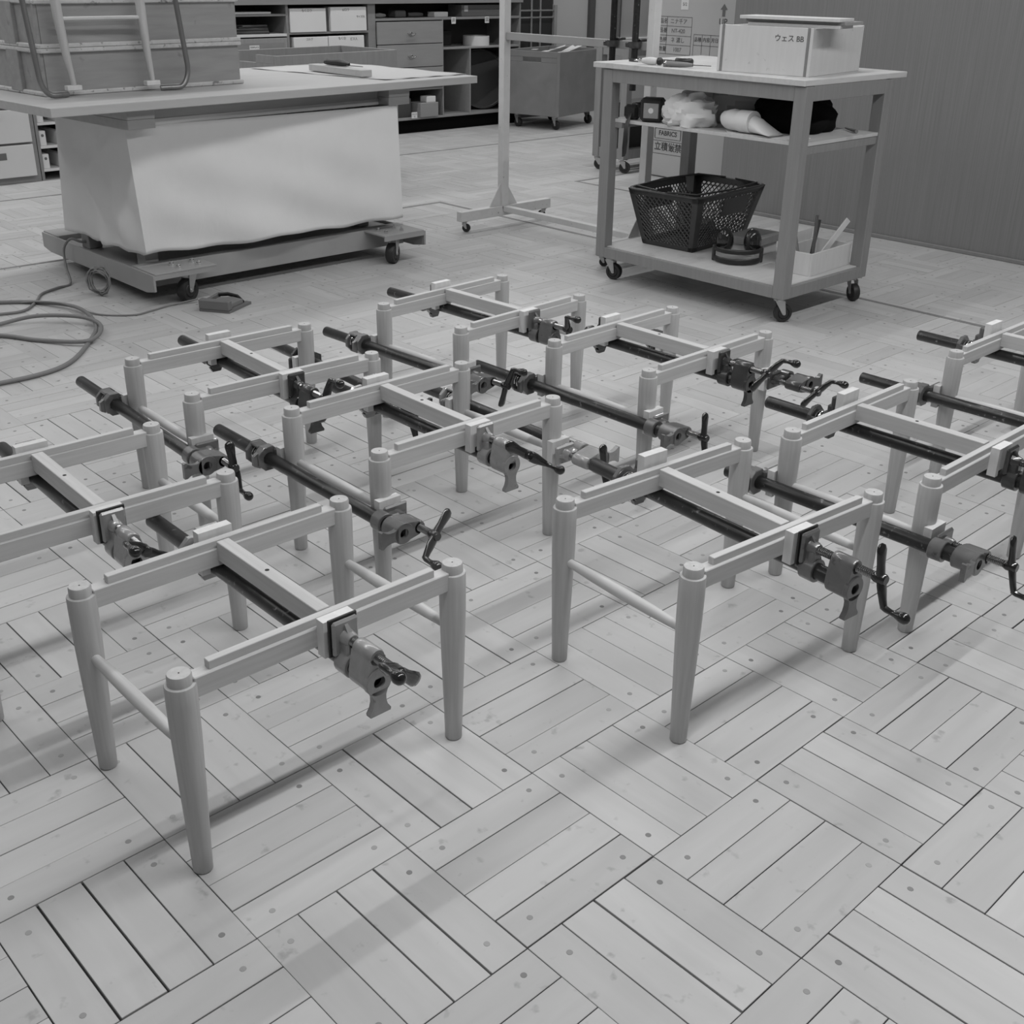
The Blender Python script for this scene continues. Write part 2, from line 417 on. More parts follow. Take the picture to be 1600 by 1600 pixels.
screw_me = MB().lathe([(0, -.373)]+prof+[(0, -.235)], 14, TR(0, 0, SZ) @ YAX).mesh('screw', MT['screw'], 20)
hel = [(.0215*math.cos(a*.55), CON+.036+.026*a/32, .0215*math.sin(a*.55)) for a in range(33)]
spr_me = MB().tube(hel, .0022, 6).mesh('spring', MT['chrome'], 50)
def crank_mesh(m_):
    mb = MB()
    mb.lathe([(0, -.013), (.009, -.013), (.0115, -.009), (.0115, .009), (.0095, .014), (0, .014)], 18, YAX)
    zs = [0, .012, .026, .040, .052, .058]
    mb.tube([(0, -.001-.004*i, z) for i, z in enumerate(zs)], [.0095, .0130, .0125, .0100, .0080, .0055], 12, None, [.0080, .0068, .0062, .0062, .0066, .0050], up=(1, 0, 0))
    mb.tube([(0, -.014, .053), (0, -.024, .056), (0, -.034, .057), (0, -.044, .057), (0, -.052, .057), (0, -.060, .057), (0, -.068, .057), (0, -.073, .057), (0, -.075, .057)],
            [.0062, .0066, .0058, .0066, .0096, .0118, .0108, .0066, .001], 14)
    zs = [0, -.014, -.028, -.043, -.056, -.064, -.068]
    mb.tube([(0, .002*i, z) for i, z in enumerate(zs)], [.0095, .0110, .0105, .0125, .0140, .0115, .0040], 12, None, [.0085, .0074, .0066, .0062, .0060, .0050, .002], up=(1, 0, 0))
    return mb.mesh('crank_handle', m_, 50)
crank_k, crank_w = crank_mesh(MT['crank']), crank_mesh(MT['crank_b'])
def clamp(label, place, roll, yaw, tail, cst, theta=None, worn=False, ext=0.0, facing=False):
    t = thing('pipe_clamp', label, 'clamp', place, group='pipe clamps holding the stool frames', rot=(0, R(roll), R(yaw)))
    MB().lathe([(0, tail-.02), (PR-.003, tail-.02), (PR-.003, tail), (PR-.0008, tail), (PR, tail-.001), (PR, -.3135), (0, -.3135)], 28, YAX).build('pipe', MT['pipe'], t, 40)
    j, h, r_ = cast[cst]
    link('tail_jaw', r_, t); link('spring', spr_me, t)
    link('sliding_jaw', j, t)
    if facing: link('jaw_facing', rub_me, t)
    link('screw_head', h, t, (0, -ext, 0)); link('screw', screw_me, t, (0, -ext*.9, 0))
    if theta is not None:
        link('crank_handle', crank_w if worn else crank_k, t, (0, -.378-ext, SZ), (0, R(theta-roll), 0))
    return t
CLX = .321; CZ = .327; SZL = .252
CL = [  # stool, where, tail, casting, crank angle (0 up, 90 towards +x), worn, label
 ('S1', 'c', .475, 'l', -48, 0, 'clamp under the nearest stool, light grey head with a dark pointed crank'),
 ('S2', 'c', .400, 'm', 182, 0, 'clamp under the right foreground stool, crank ball hanging down beside its leg'),
 ('S3', 'c', .445, 'd', 60, 0, 'long clamp under the right hand stool, its head at the photo edge'),
 ('S4', 'c', .400, 'l', 124, 0, 'clamp under the middle stool, light grey head and black crank swung right'),
 ('S5', 'c', .460, 'd', 8, 0, 'dark clamp under the back left stool, crank standing upright'),
 ('S6', 'c', .300, 'd', 54, 0, 'dark clamp under the back right stool, crank ball raised to the right'),
 ('S7', 'c', .480, 'm', -30, 0, 'clamp under the farthest stool'),
 ('S0', 'c', .425, 'l', -50, 0, 'clamp under the stool cut off at left, light grey head with black crank'),
 ('S8', 'c', .445, 'm', 90, 0, 'clamp under the mostly hidden stool at the right edge'),
 ('S3', 'l', .330, 'm', 184, 0, 'clamp along the left legs of the right hand stool, thick dark pipe'),
 ('S4', 'l', .495, 'm', 230, 1, 'clamp along the left legs of the middle stool, crank tilted towards the camera'),
 ('S5', 'l', .490, 'm', 178, 0, 'leftmost clamp of the group, along the left legs of the back left stool'),
 ('S6', 'l', .480, 'm', 190, 0, 'clamp along the left legs of the back right stool, crank paddle up'),
 ('S7', 'l', .445, 'm', 10, 0, 'clamp along the left legs of the farthest stool, crank ball raised'),
 ('S8', 'l', .450, 'm', 180, 0, 'clamp along the left legs of the stool at the right edge'),
 ('S4', 'r', .400, 'l', 180, 0, 'clamp along the right legs of the middle stool'),
 ('S5', 'r', .470, 'd', 180, 0, 'clamp along the right legs of the back left stool'),
 ('S6', 'r', .300, 'd', 60, 0, 'clamp along the right legs of the back right stool'),
]
def notch_pad():         # block hollowed to fit a round leg: hollow faces local +y
    P = [(-.031, -.012)]; P += [(.031, -.012), (.031, .008)]
    for q in range(9):
        a = R(38-q*9.5); P.append((.0262*math.sin(a)*1.0, .0262-.0262*math.cos(a)+.0))
    P.append((-.031, .008))
    return MB().prism(P, -.034, .034)
def saddle_pad(w_, z0, zn, z1):      # block cut out to straddle the pipe
    return MB().prism([(-w_, z0), (-.018, z0), (-.018, zn), (.018, zn), (.018, z0), (w_, z0), (w_, z1), (-w_, z1)], -.0105, .0105, RX(90)).mesh('clamp_pad', MT['pad'])
pad_c = saddle_pad(.032, -.035, -.0222, .035)
pad_r = saddle_pad(.036, -.040, -.0130, .052)
pad_n = notch_pad().mesh('clamp_pad', MT['pad'], 35)
SNAME = {'S1': 'nearest stool', 'S2': 'right foreground stool', 'S3': 'right hand stool', 'S4': 'middle stool', 'S5': 'back left stool',
         'S6': 'back right stool', 'S7': 'farthest stool', 'S0': 'stool cut off at left', 'S8': 'stool cut off at right'}
for (k, wh, tail, cst, th, worn, lab) in CL:
    a = STOOLS[k][2]; nm = SNAME[k]
    if wh == 'c':
        clamp(lab, stool_world(k, 0, 0, CZ), 0, a, tail, cst, th, worn, {'S2': .022, 'S6': .006, 'S4': .004}.get(k, 0), k in ('S0', 'S1', 'S2'))
        py = SD/2+.0135+.0105+.0002
        tag(link('clamp_pad', pad_c, None, stool_world(k, 0, -py, .367), (0, 0, R(a))), 'pale wooden pad between clamp jaw and front rail of the '+nm, 'wood block', 'wooden clamp pads')
        tag(link('clamp_pad', pad_r, None, stool_world(k, 0, py, .372-{'S1': .013, 'S4': .013, 'S5': .012, 'S7': .008, 'S0': .014, 'S6': .010}.get(k, 0)), (0, 0, R(a))), 'pale wooden pad standing above the rear rail of the '+nm, 'wood block', 'wooden clamp pads')
    else:
        s_ = -1 if wh == 'l' else 1; side = 'left' if wh == 'l' else 'right'
        clamp(lab, stool_world(k, s_*CLX, 0, SZL), -90*s_, a, tail, cst, th, worn, {'S3': .012, 'S6': .008}.get(k, 0))
        py = SD/2+.0238
        if not (k == 'S8'):
            tag(link('clamp_pad', pad_n, None, stool_world(k, s_*SW/2, -py-.0, SZL), (0, 0, R(a))), 'notched pale pad on the front %s leg of the %s' % (side, nm), 'wood block', 'wooden clamp pads')
        tag(link('clamp_pad', pad_n, None, stool_world(k, s_*SW/2, py+.0, SZL), (0, 0, R(a+180))), 'notched pale pad on the rear %s leg of the %s' % (side, nm), 'wood block', 'wooden clamp pads')

# ------------------------------------------------------------------ casters
def caster(parent, x, y, ztop, r=.032, wd=.022, ang=0.0, off=.018, name='caster'):
    """swivel caster as part with wheel, fork and plate as sub-parts; wheel touches z=0"""
    c = link(name, None, parent, (x, y, 0), (0, 0, R(ang))); c.empty_display_size = .02
    MB().lathe([(0, -wd/2), (r*.55, -wd/2), (r*.62, -wd*.4), (r*.66, -wd/2), (r*.94, -wd/2), (r, -wd*.28), (r, wd*.28), (r*.94, wd/2), (r*.66, wd/2), (r*.62, wd*.4), (r*.55, wd/2), (0, wd/2)], 28, TR(off, 0, r) @ RX(90)).build('wheel', MT['rubber'], c, 40)
    mb = MB(); zt = ztop-.004
    mb.box((0, 0, ztop-.002), (r*1.7, r*1.5, .004), .001)
    mb.lathe([(0, ztop-.016), (r*.55, ztop-.016), (r*.6, ztop-.010), (r*.5, ztop-.004), (0, ztop-.004)], 18)
    for s_ in (-1, 1):
        P = [(-r*.55, ztop-.015), (r*.55, ztop-.015), (off+r*.22, r-.004), (off+r*.05, r-.2*r), (off-r*.15, r-.004)]
        mb.prism(P, s_*(wd/2+.003)-.0012, s_*(wd/2+.003)+.0012, RX(90))
    mb.lathe([(0, -wd/2-.007), (r*.16, -wd/2-.007), (r*.16, wd/2+.007), (0, wd/2+.007)], 10, TR(off, 0, r) @ RX(90))
    mb.build('fork', MT['zinc'], c, 35)
    return c

# ------------------------------------------------------------------ lettering
def lettering(txt, size, mat_, parent, M, name='lettering', bold=0.0):
    cu = bpy.data.curves.new('txt', 'FONT'); cu.body = txt; cu.size = size; cu.align_x = 'CENTER'; cu.align_y = 'CENTER'; cu.offset = bold
    cu.extrude = .0004
    o = bpy.data.objects.new('txt', cu); COL.objects.link(o)
    me = bpy.data.meshes.new_from_object(o.evaluated_get(bpy.context.evaluated_depsgraph_get()))
    bpy.data.objects.remove(o); bpy.data.curves.remove(cu)
    me.name = name; me.materials.clear(); me.materials.append(mat_); me.transform(M)
    return link(name, me, parent)
# frames for flat print: text x/y axes -> world axes
def face_negx(x, y, z): return Matrix(((0, 0, -1, x), (-1, 0, 0, y), (0, 1, 0, z), (0, 0, 0, 1)))    # seen looking along +x: text runs towards -y
def face_negy(x, y, z): return Matrix(((1, 0, 0, x), (0, 0, -1, y), (0, 1, 0, z), (0, 0, 0, 1)))     # seen looking along +y: text runs towards +x
def outline(mb, M, w_, h_, t=.002):
    for (cx_, cy_, a, b_) in ((0, h_/2, w_, t), (0, -h_/2, w_, t), (-w_/2, 0, t, h_), (w_/2, 0, t, h_)): mb.box((cx_, cy_, 0), (a+t, b_, .0008), 0, M)


# ------------------------------------------------------------------ covered workbench (left)
ZB = .88
wb = thing('workbench', 'large wheeled workbench with a white sheet skirt and thick pale top', 'workbench', (1.72, 4.3, 0))
W2 = TR(-1.72, -4.3, 0)
TOPM = W2 @ TR(.617, 3.659, 0) @ RZ(4.4)
MB().span(0, 2.385, 0, 1.13, ZB-.036, ZB, .002, TOPM).build('table_top', MT['benchtop'], wb)
for x0, w_ in ((.36, .13), (1.815, .14)):
    MB().span(x0, x0+w_, .065, 1.02, ZB-.078, ZB-.0365, .002, TOPM).build('bearer', MT['benchside'], wb)
    MB().span(x0, x0+w_, .067, 1.02, ZB-.118, ZB-.0785, .002, TOPM).build('bearer', MT['benchside'], wb)
ap = MB().span(.49, 1.815, .15, .175, ZB-.118, ZB-.0365, .001, TOPM).build('apron', MT['benchside'], wb)
MB().span(.49, 1.815, .1475, .1502, ZB-.1185, ZB-.092, 0, TOPM).build('fixing_strip', MT['whitedrawer'], ap)
for xa, xb in ((.47, .54), (1.74, 1.81)):
    for ya, yb in ((.25, .32), (.75, .82)): MB().span(xa, xb, ya, yb, .136, ZB-.1185, .003, TOPM).build('leg', MT['benchside'], wb)
# sheet: closed skirt with sag and folds
def skirt():
    mb = MB(); nu, nv = 120, 30
    top = [(.985, 4.55), (1.005, 3.85), (2.485, 3.87), (2.485, 4.62)]; bot = [(.955, 4.53), (1.035, 3.86), (2.455, 3.815), (2.47, 4.63)]
    ztop, zb = [.764, .762, .762, .764], [.222, .206, .205, .22]
    seg = [Vector((top[i][0], top[i][1])) for i in range(4)]; ln = [(seg[(i+1) % 4]-seg[i]).length for i in range(4)]; tot = sum(ln)
    vs = []
    for iu in range(nu):
        d = tot*iu/nu; k = 0
        while d > ln[k]: d -= ln[k]; k += 1
        f = d/ln[k]; k2 = (k+1) % 4
        a = Vector(top[k]).lerp(Vector(top[k2]), f); b_ = Vector(bot[k]).lerp(Vector(bot[k2]), f)
        za = ztop[k]*(1-f)+ztop[k2]*f; zz = zb[k]*(1-f)+zb[k2]*f
        nx, ny = (top[k2][1]-top[k][1])/ln[k], -(top[k2][0]-top[k][0])/ln[k]     # sideways normal
        ed = min(f, 1-f)
        for iv in range(nv+1):
            q = iv/nv; p = a.lerp(b_, q); z = za+(zz-za)*q
            wv = q*(.016*math.sin(9*f+k*2+2*q)+.008*math.sin(23*f+3*k-5*q)+.009*math.sin(14*q-12*f))*min(1, ed*8)
            wv -= .03*max(0, .06-ed)/.06*(1-q)*.35
            z2 = z+q*(.006*math.sin(13*f+k)+.004*math.sin(31*f))
            vs.append((p.x+nx*wv, p.y+ny*wv, z2))
    fs = []
    for iu in range(nu):
        for iv in range(nv):
            a = iu*(nv+1)+iv; b_ = ((iu+1) % nu)*(nv+1)+iv; fs.append((a, b_, b_+1, a+1))
    return mb.add(vs, fs, W2)
o = skirt().build('sheet_skirt', MT['cloth'], wb, 70)
sm = o.modifiers.new('thickness', 'SOLIDIFY'); sm.thickness = .003
# steel base
def channel(mb, x0, x1, y0, y1, z0, z1, M): mb.span(x0, x1, y0, y1, z0, z1, .002, M)
mb = MB(); mb.prism([(3.715, .078), (3.79, .075-.012), (4.82, .063), (4.90, .078), (4.90, .150), (3.715, .150)], .985, .995, W2 @ Matrix(((0, 0, 1, 0), (1, 0, 0, 0), (0, 1, 0, 0), (0, 0, 0, 1))))
mb.build('side_channel', MT['steelgrey'], wb)
mb = MB(); mb.prism([(3.70, .078), (3.79, .063), (4.82, .063), (4.90, .078), (4.90, .150), (3.70, .150)], 2.50, 2.51, W2 @ Matrix(((0, 0, 1, 0), (1, 0, 0, 0), (0, 1, 0, 0), (0, 0, 0, 1))))
mb.build('side_channel', MT['steelgrey'], wb)
MB().span(.995, 2.50, 3.875, 3.885, .058, .158, .001, W2).span(.995, 2.50, 3.885, 3.93, .150, .158, 0, W2).build('front_beam', MT['steelgrey'], wb)
MB().span(1.0, 2.495, 3.935, 4.715, .125, .135, 0, W2).build('added_gap_deck', MT['steelgrey'], wb)  # plate added to hide the bright floor, so the gap under the sheet darkens
MB().span(.995, 2.50, 4.72, 4.73, .058, .158, .001, W2).build('rear_beam', MT['steelgrey'], wb)
boltm = MB().lathe([(0, .020), (.006, .020), (.006, .010), (.012, .010), (.012, .0), (0, 0)], 6).mesh('bolt', MT['chrome'])
for x0, x1, y0, y1 in ((.995, 1.30, 3.715, 3.875), (2.245, 2.50, 3.70, 3.875), (.995, 1.30, 4.735, 4.90), (2.245, 2.50, 4.735, 4.90)):
    mb = MB().span(x0, x1, y0, y1, .148, .156, .001, W2); yl = y0 if y0 < 4 else y1-.008
    mb.span(x0, x1, yl, yl+.008, .128, .15, 0, W2)
    pl = mb.build('caster_plate', MT['steelgrey'], wb)
    cx_ = 1.185 if x0 < 2 else 2.345
    for dx in (-.05, .05):
        for dy in (-.032, .032): link('bolt', boltm, pl, (cx_+dx-1.72, (y0+y1)/2+dy-4.3, .156))
    c = caster(wb, cx_-1.72, (y0+y1)/2-4.3-(.03 if y0 < 4 else 0), .148, .052, .042, -160 if x0 < 2 else -150, .022)
    if x0 > 2 and y0 < 4: MB().box((-.03, -.03, .06), (.045, .018, .012), .004).build('brake_pedal', MT['white'], c)

# crates, tube stand, paper, block and knife on the bench
def crate(z0, z1, label, M_):
    t = thing('wooden_crate', label, 'crate', (1.247, 4.345, z0), R(4.8), 'stacked crates')
    L_, D_, H_ = 1.0, .50, z1-z0
    MB().span(-L_/2+.02, L_/2-.02, -D_/2+.015, -D_/2+.027, .012, H_-.012).build('front_panel', MT['crate'], t)
    MB().span(-L_/2+.02, L_/2-.02, D_/2-.027, D_/2-.015, .012, H_-.012).build('back_panel', MT['crate'], t)
    for s_ in (-1, 1):
        MB().span(s_*(L_/2-.02)-.006, s_*(L_/2-.02)+.006, -D_/2+.027, D_/2-.027, .012, H_-.012).build('end_panel', MT['crate'], t)
        for q in (-1, 1):
            MB().span(s_*(L_/2-.018)-.012, s_*(L_/2-.018)+.012, q*(D_/2-.030)-.010, q*(D_/2-.030)+.010, .01, H_-.01, .002).build('corner_post', MT['crate'], t)
        MB().span(s_*(L_/2-.012)-.014, s_*(L_/2-.012)+.014, -.05, .05, .01, H_-.01, .002).build('end_batten', MT['crate'], t)
    for z in (.009, H_-.009):
        MB().span(-L_/2, L_/2, -D_/2, -D_/2+.03, z-.009, z+.009, .004).span(-L_/2, L_/2, D_/2-.03, D_/2, z-.009, z+.009, .004).span(-L_/2, -L_/2+.03, -D_/2+.03, D_/2-.03, z-.009, z+.009, .004).span(L_/2-.03, L_/2, -D_/2+.03, D_/2-.03, z-.009, z+.009, .004).build('rim', MT['craterim'], t)
    MB().span(-L_/2+.03, L_/2-.03, -D_/2+.03, D_/2-.03, .002, .012).build('bottom', MT['crate'], t)
crate(ZB+.0005, 1.069, 'lower plywood crate with chipped pale rims on the workbench', None)
crate(1.0695, 1.258, 'upper plywood crate stacked on the lower one on the workbench', None)
ts = thing('tube_stand', 'upturned frame of two bent steel tubes and two tapered wooden legs on the workbench', 'frame', (1.08, 4.0, ZB), R(4.4))
tr = .0115
for x0, dx, tl_ in ((-.365, 1, -.028), (.338, -1, -.040)):
    xb = x0+.055*dx
    path = [(x0+tl_, .0, .46), (x0, 0, .10)]
    for q in range(1, 8):
        a = R(90*q/7); path.append((x0+.055*dx*(1-math.cos(a)), 0, .10-.086*math.sin(a)+0))
    path.append((x0+.13*dx, .03, .013))
    path[-1] = (x0+.13*dx, .03, tr+.0005); path = [(p[0], p[1], max(p[2], tr+.0005)) for p in path]
    MB().tube(path, tr, 14).build('bent_tube', MT['tube'], ts, 50)
for lx, tp in ((-.205, -.024), (.168, -.014)):
    MB().box((lx, .03, .036), (.066, .030, .020), .002).build('foot_block', MT['pad'], ts)
    MB().tube([(lx+.005, .032, .046), (lx+tp*.4, .032, .15), (lx+tp, .032, .30), (lx+tp*1.3, .032, .46)], [.011, .0155, .020, .021], 16).build('wooden_leg', MT['beech_z'], ts, 50)
MB().tube([(-.222, .032, .305), (.157, .032, .305)], .0085, 12).build('stretcher', MT['beech_x'], ts, 50)
# white paper sheet with a curled edge
ps = MB(); nx_, ny_ = 16, 12; P0, P1, P2_, P3 = Vector((2.235, 4.86)), Vector((2.90, 4.93)), Vector((2.995, 3.93)), Vector((2.43, 3.90))
vs, fs = [], []
for i in range(nx_+1):
    for j in range(ny_+1):
        a = P0.lerp(P1, i/nx_).lerp(P3.lerp(P2_, i/nx_), j/ny_)
        e_ = max(0, .12-min(i/nx_, 1-i/nx_, j/ny_, 1-j/ny_))/.12
        vs.append((a.x, a.y, ZB+.0012+.004*e_*(.5+.5*math.sin(i*1.3+j*1.7))))
for i in range(nx_):
    for j in range(ny_): a = i*(ny_+1)+j; fs.append((a, a+1, a+ny_+2, a+ny_+1))
o = MB().add(vs, fs).build('paper_sheet', MT['sheet'], None, 60); tag(o, 'large white paper sheet spread on the workbench top', 'paper')
o.modifiers.new('thickness', 'SOLIDIFY').thickness = .0008
bk = thing('wood_offcut', 'pale planed wood offcut lying on the white paper', 'wood block', (2.435, 4.30, ZB+.0055), R(-1))
MB().span(-.032, .032, -.245, .245, 0, .033, .002).build('block', MT['benchtop'], bk)
kn = thing('knife', 'black handled knife resting on the planed wood offcut', 'knife', (2.45, 4.32, ZB+.0385), R(-78)); kn.scale = (1.5, 1.5, 1.5)
MB().tube([(-.07, 0, .010), (-.055, 0, .012), (0, 0, .012), (.03, 0, .010), (.045, 0, .008)], [.006, .010, .011, .009, .006], 12, None, [.006, .011, .012, .010, .006]).build('handle', MT['black'], kn, 50)
MB().prism([(.04, -.008), (.04, .008), (.10, .004), (.115, -.006)], .004, .006).build('blade', MT['screw'], kn)
# tool cable coil and pedal on the floor
def cable(pts, r, name, label, z=None):
    P = [Vector((p[0], p[1], (p[2] if len(p) > 2 else r+.001))) for p in pts]; out = []
    for i in range(len(P)-1):
        p0, p1, p2, p3 = P[max(i-1, 0)], P[i], P[i+1], P[min(i+2, len(P)-1)]
        for q in range(8):
            t = q/8; out.append(.5*((2*p1)+(p2-p0)*t+(2*p0-5*p1+4*p2-p3)*t*t+(3*p1-p0-3*p2+p3)*t*t*t))
    out.append(P[-1])
    return tag(MB().tube(out, r, 10).build(name, MT['cable'], None, 60), label, 'cable')
cable([(.2, 4.45), (.36, 4.32), (.50, 4.24), (.63, 4.13), (.705, 3.90, .022), (.66, 3.62, .022), (.56, 3.45), (.34, 3.20), (.09, 3.16), (-.12, 3.24), (-.10, 3.6), (.1, 3.85), (.36, 3.90), (.51, 3.85, .03), (.64, 3.70, .034), (.645, 3.53, .03), (.53, 3.41, .02), (.40, 3.58), (.31, 3.74), (.10, 3.95)], .0085, 'hose', 'thick grey hose coiled on the floor at the left edge')
cable([(.25, 4.12), (.43, 4.06), (.53, 4.05), (.63, 4.16), (.70, 4.27), (.80, 4.33), (.88, 4.37), (.915, 4.48, .06), (.945, 4.55, .13), (.972, 4.52, .18), (1.01, 4.48, .168), (1.08, 4.45, .17)], .006, 'power_cable', 'grey cable dropping from the base of the workbench')
cable([(.56, 4.20), (.62, 4.12, .016), (.68, 3.99, .024), (.75, 3.80), (.86, 3.69), (.95, 3.70), (1.07, 3.73), (1.18, 3.70, .018)], .0038, 'pedal_cable', 'thin grey cord leading to the foot pedal')
lp = []
for q in range(60):
    a = q*.62; ra = 1+.22*math.sin(q*.37)
    lp.append((.90+.73*.045*math.cos(a)*ra+.63*.018*math.sin(q*.9), 4.085-.68*.045*math.cos(a)*ra+.66*.018*math.sin(q*.9), .072+.062*math.sin(a)*ra*.9))
tag(MB().tube(lp, .0035, 7).build('cord_bundle', MT['cable'], None, 60), 'tangled loops of thin cord tied up in front of the workbench base', 'cable')
pd = thing('foot_pedal', 'grey foot pedal with a low guard rim on the floor', 'pedal', (1.235, 3.555, 0), R(33))
MB().prism([(-.09, -.065), (.085, -.085), (.10, .085), (-.09, .08)], 0, .012).build('base', MT['pedal'], pd)
MB().span(-.095, -.06, -.066, .08, .012, .055, .004).span(-.06, .09, .066, .08, .012, .042, .004).build('guard', MT['pedal'], pd)
MB().prism([(-.055, -.05), (.05, -.062), (.075, .0), (.05, .055), (-.05, .055)], .014, .030).build('tread', MT['cable'], pd)
MB().tube([(.055, -.06, .016), (.085, -.02, .03), (.09, .03, .036), (.07, .066, .036)], .010, 8, None, [.006]*4).build('rim', MT['black'], pd, 50)

# ------------------------------------------------------------------ wheeled cart (right)
ct = thing('tool_cart', 'three tier wooden cart on black casters in front of the dark wall', 'cart', (3.25, 2.30, 0))
CM = TR(-3.25, -2.30, 0)
LX0, LX1, LY0, LY1, LZ = 2.905, 3.575, 1.755, 2.86, .112
lw = .058
for xa in (LX0, LX1-lw):
    for ya in (LY0, LY1-lw):
        MB().span(xa, xa+lw, ya, ya+lw, LZ, .986, .003, CM).build('leg', MT['cartwood'], ct)
ZT = 1.012
MB().span(2.893, 3.685, 1.757, 2.915, ZT-.024, ZT, .002, CM).build('top_board', MT['cartply'], ct)
for nm, z0, z1 in (('top_rail', .928, .9875), ('base_rail', LZ, .162)):
    for ya in (LY0+.002, LY1-.022): MB().span(LX0+lw, LX1-lw, ya, ya+.02, z0, z1, .001, CM).build(nm, MT['cartwood'], ct)
    for xa in (LX0+.002, LX1-.022): MB().span(xa, xa+.02, LY0+lw, LY1-lw, z0, z1, .001, CM).build(nm, MT['cartwood'], ct)
MB().span(LX0+.022, LX1-.022, LY0+.022, LY1-.022, .148, .166, .001, CM).build('bottom_board', MT['cartply'], ct)
ZM = .765
MB().span(LX0+.035, LX1-.055, LY0-.012+.02, LY1-.03, ZM-.015, ZM, .001, CM).build('middle_board', MT['cartply'], ct)
for ya in (LY0+.012, LY1-.035): MB().span(LX0+.05, LX1-.05, ya, ya+.02, ZM-.05, ZM-.0155, .001, CM).build('shelf_cleat', MT['cartwood'], ct)
MB().span(LX0+.035, LX0+.055, LY1-.10, LY1-.05, ZM-.04, ZM-.0155, .001, CM).build('shelf_bracket', MT['cartwood'], ct)
for (x, y, a) in ((2.955, 1.805, -35), (3.54, 1.80, -120), (2.955, 2.80, -75), (3.54, 2.82, -60)):
    caster(ct, x-3.25, y-2.30, LZ, .040, .030, a, .022)
# box on the cart
bx_ = thing('plywood_box', 'pale plywood box with flat boards across its open top, on the cart', 'box', (3.03, 1.835, ZT+.0005), R(8))
BH = .186
MB().span(0, .012, 0, .43, 0, BH, .001).build('side_panel', MT['plylite'], bx_); MB().span(.488, .50, 0, .43, 0, BH, .001).build('side_panel', MT['plylite'], bx_)
MB().span(.012, .488, .001, .013, 0, BH-.004, .001).build('end_panel', MT['plylite'], bx_); MB().span(.012, .488, .417, .429, 0, BH-.004, .001).build('end_panel', MT['plylite'], bx_)
MB().span(.012, .488, .013, .417, 0, .008).build('bottom', MT['plylite'], bx_)
for ya in (.013, .405): MB().span(-.0012, .002, ya, ya+.012, .0, BH, 0).build('edge_strip', MT['shelf'], bx_)
lettering('ウェス BB', .030, MT['ink'], bx_, face_negx(-.0006, .105, .142))
for n_, (xa, xb, ya, yb, z) in enumerate(((.02, .15, -.10, .31, BH), (.03, .20, -.12, .325, BH+.013), (.0, .14, -.105, .34, BH+.026))):
    o = MB().span(xa, xb, ya, yb, z, z+.0125, .001).build('lid_board', MT['crate' if n_ == 1 else 'plylite'], None, None, (3.03, 1.835, ZT+.001), (0, 0, R(8)))
    tag(o, ['lowest of the three thin boards on the plywood box', 'middle, darker of the three thin boards on the plywood box', 'topmost of the three thin boards on the plywood box'][n_], 'board', 'boards on the plywood box')
# tools on the cart top
def tool(name, label, loc, rz, prof, mats, blade=None):
    t = thing(name, label, 'tool', loc, R(rz), 'hand tools on the cart')
    for i, (pr, mm, nm) in enumerate(prof):
        MB().lathe([(0, pr[0][1])]+pr+[(0, pr[-1][1])], 16, RY(90)).build(nm, MT[mm], t, 50)
    if blade: MB().prism(blade, -.0015, .0015).build('blade', MT['screw'], t)
    return t
tool('chisel', 'chisel with a grey handle and tapered blade pointing at the box', (2.975, 2.455, ZT+.0125), -70,
     [([(.010, -.075), (.012, -.07), (.0118, -.02), (.0105, .02), (.007, .05)], 'cable', 'handle'), ([(.013, -.085), (.0135, -.082), (.0135, -.072), (.012, -.07)], 'screw', 'ferrule')], None,
     [(.045, -.006), (.045, .006), (.13, .003), (.135, -.003)])
tool('screwdriver', 'short black handled screwdriver lying behind the chisel', (3.08, 2.545, ZT+.016), 105,
     [([(.012, -.055), (.0155, -.05), (.014, -.01), (.015, .025), (.010, .03)], 'black', 'handle'), ([(.005, .03), (.005, .10)], 'screw', 'shank')], None)
tool('awl', 'awl with a bulbous pale wooden handle and dark end cap', (2.965, 2.635, ZT+.0175), 110,
     [([(.009, -.04), (.0155, -.03), (.017, -.005), (.014, .02), (.0105, .035)], 'pad', 'handle'), ([(.012, -.06), (.016, -.055), (.0155, -.04), (.010, -.036)], 'black', 'end_cap'), ([(.0085, .035), (.0085, .052), (.0045, .055), (.003, .075)], 'chrome', 'ferrule')], None)
pl = thing('pliers', 'dark pliers lying near the back left corner of the cart top', 'tool', (3.06, 2.78, ZT+.001), R(112))
MB().prism([(-.16, -.012), (-.05, -.020), (0, -.012), (.045, -.004), (.05, .0), (0, .006), (-.05, -.006), (-.15, .0)], 0, .012).build('handle', MT['crank_b'], pl)
MB().prism([(-.16, .030), (-.05, .022), (0, .012), (.045, .006), (.05, .001), (0, .0), (-.05, .008), (-.15, .018)], .002, .014).build('handle', MT['crank_b'], pl)
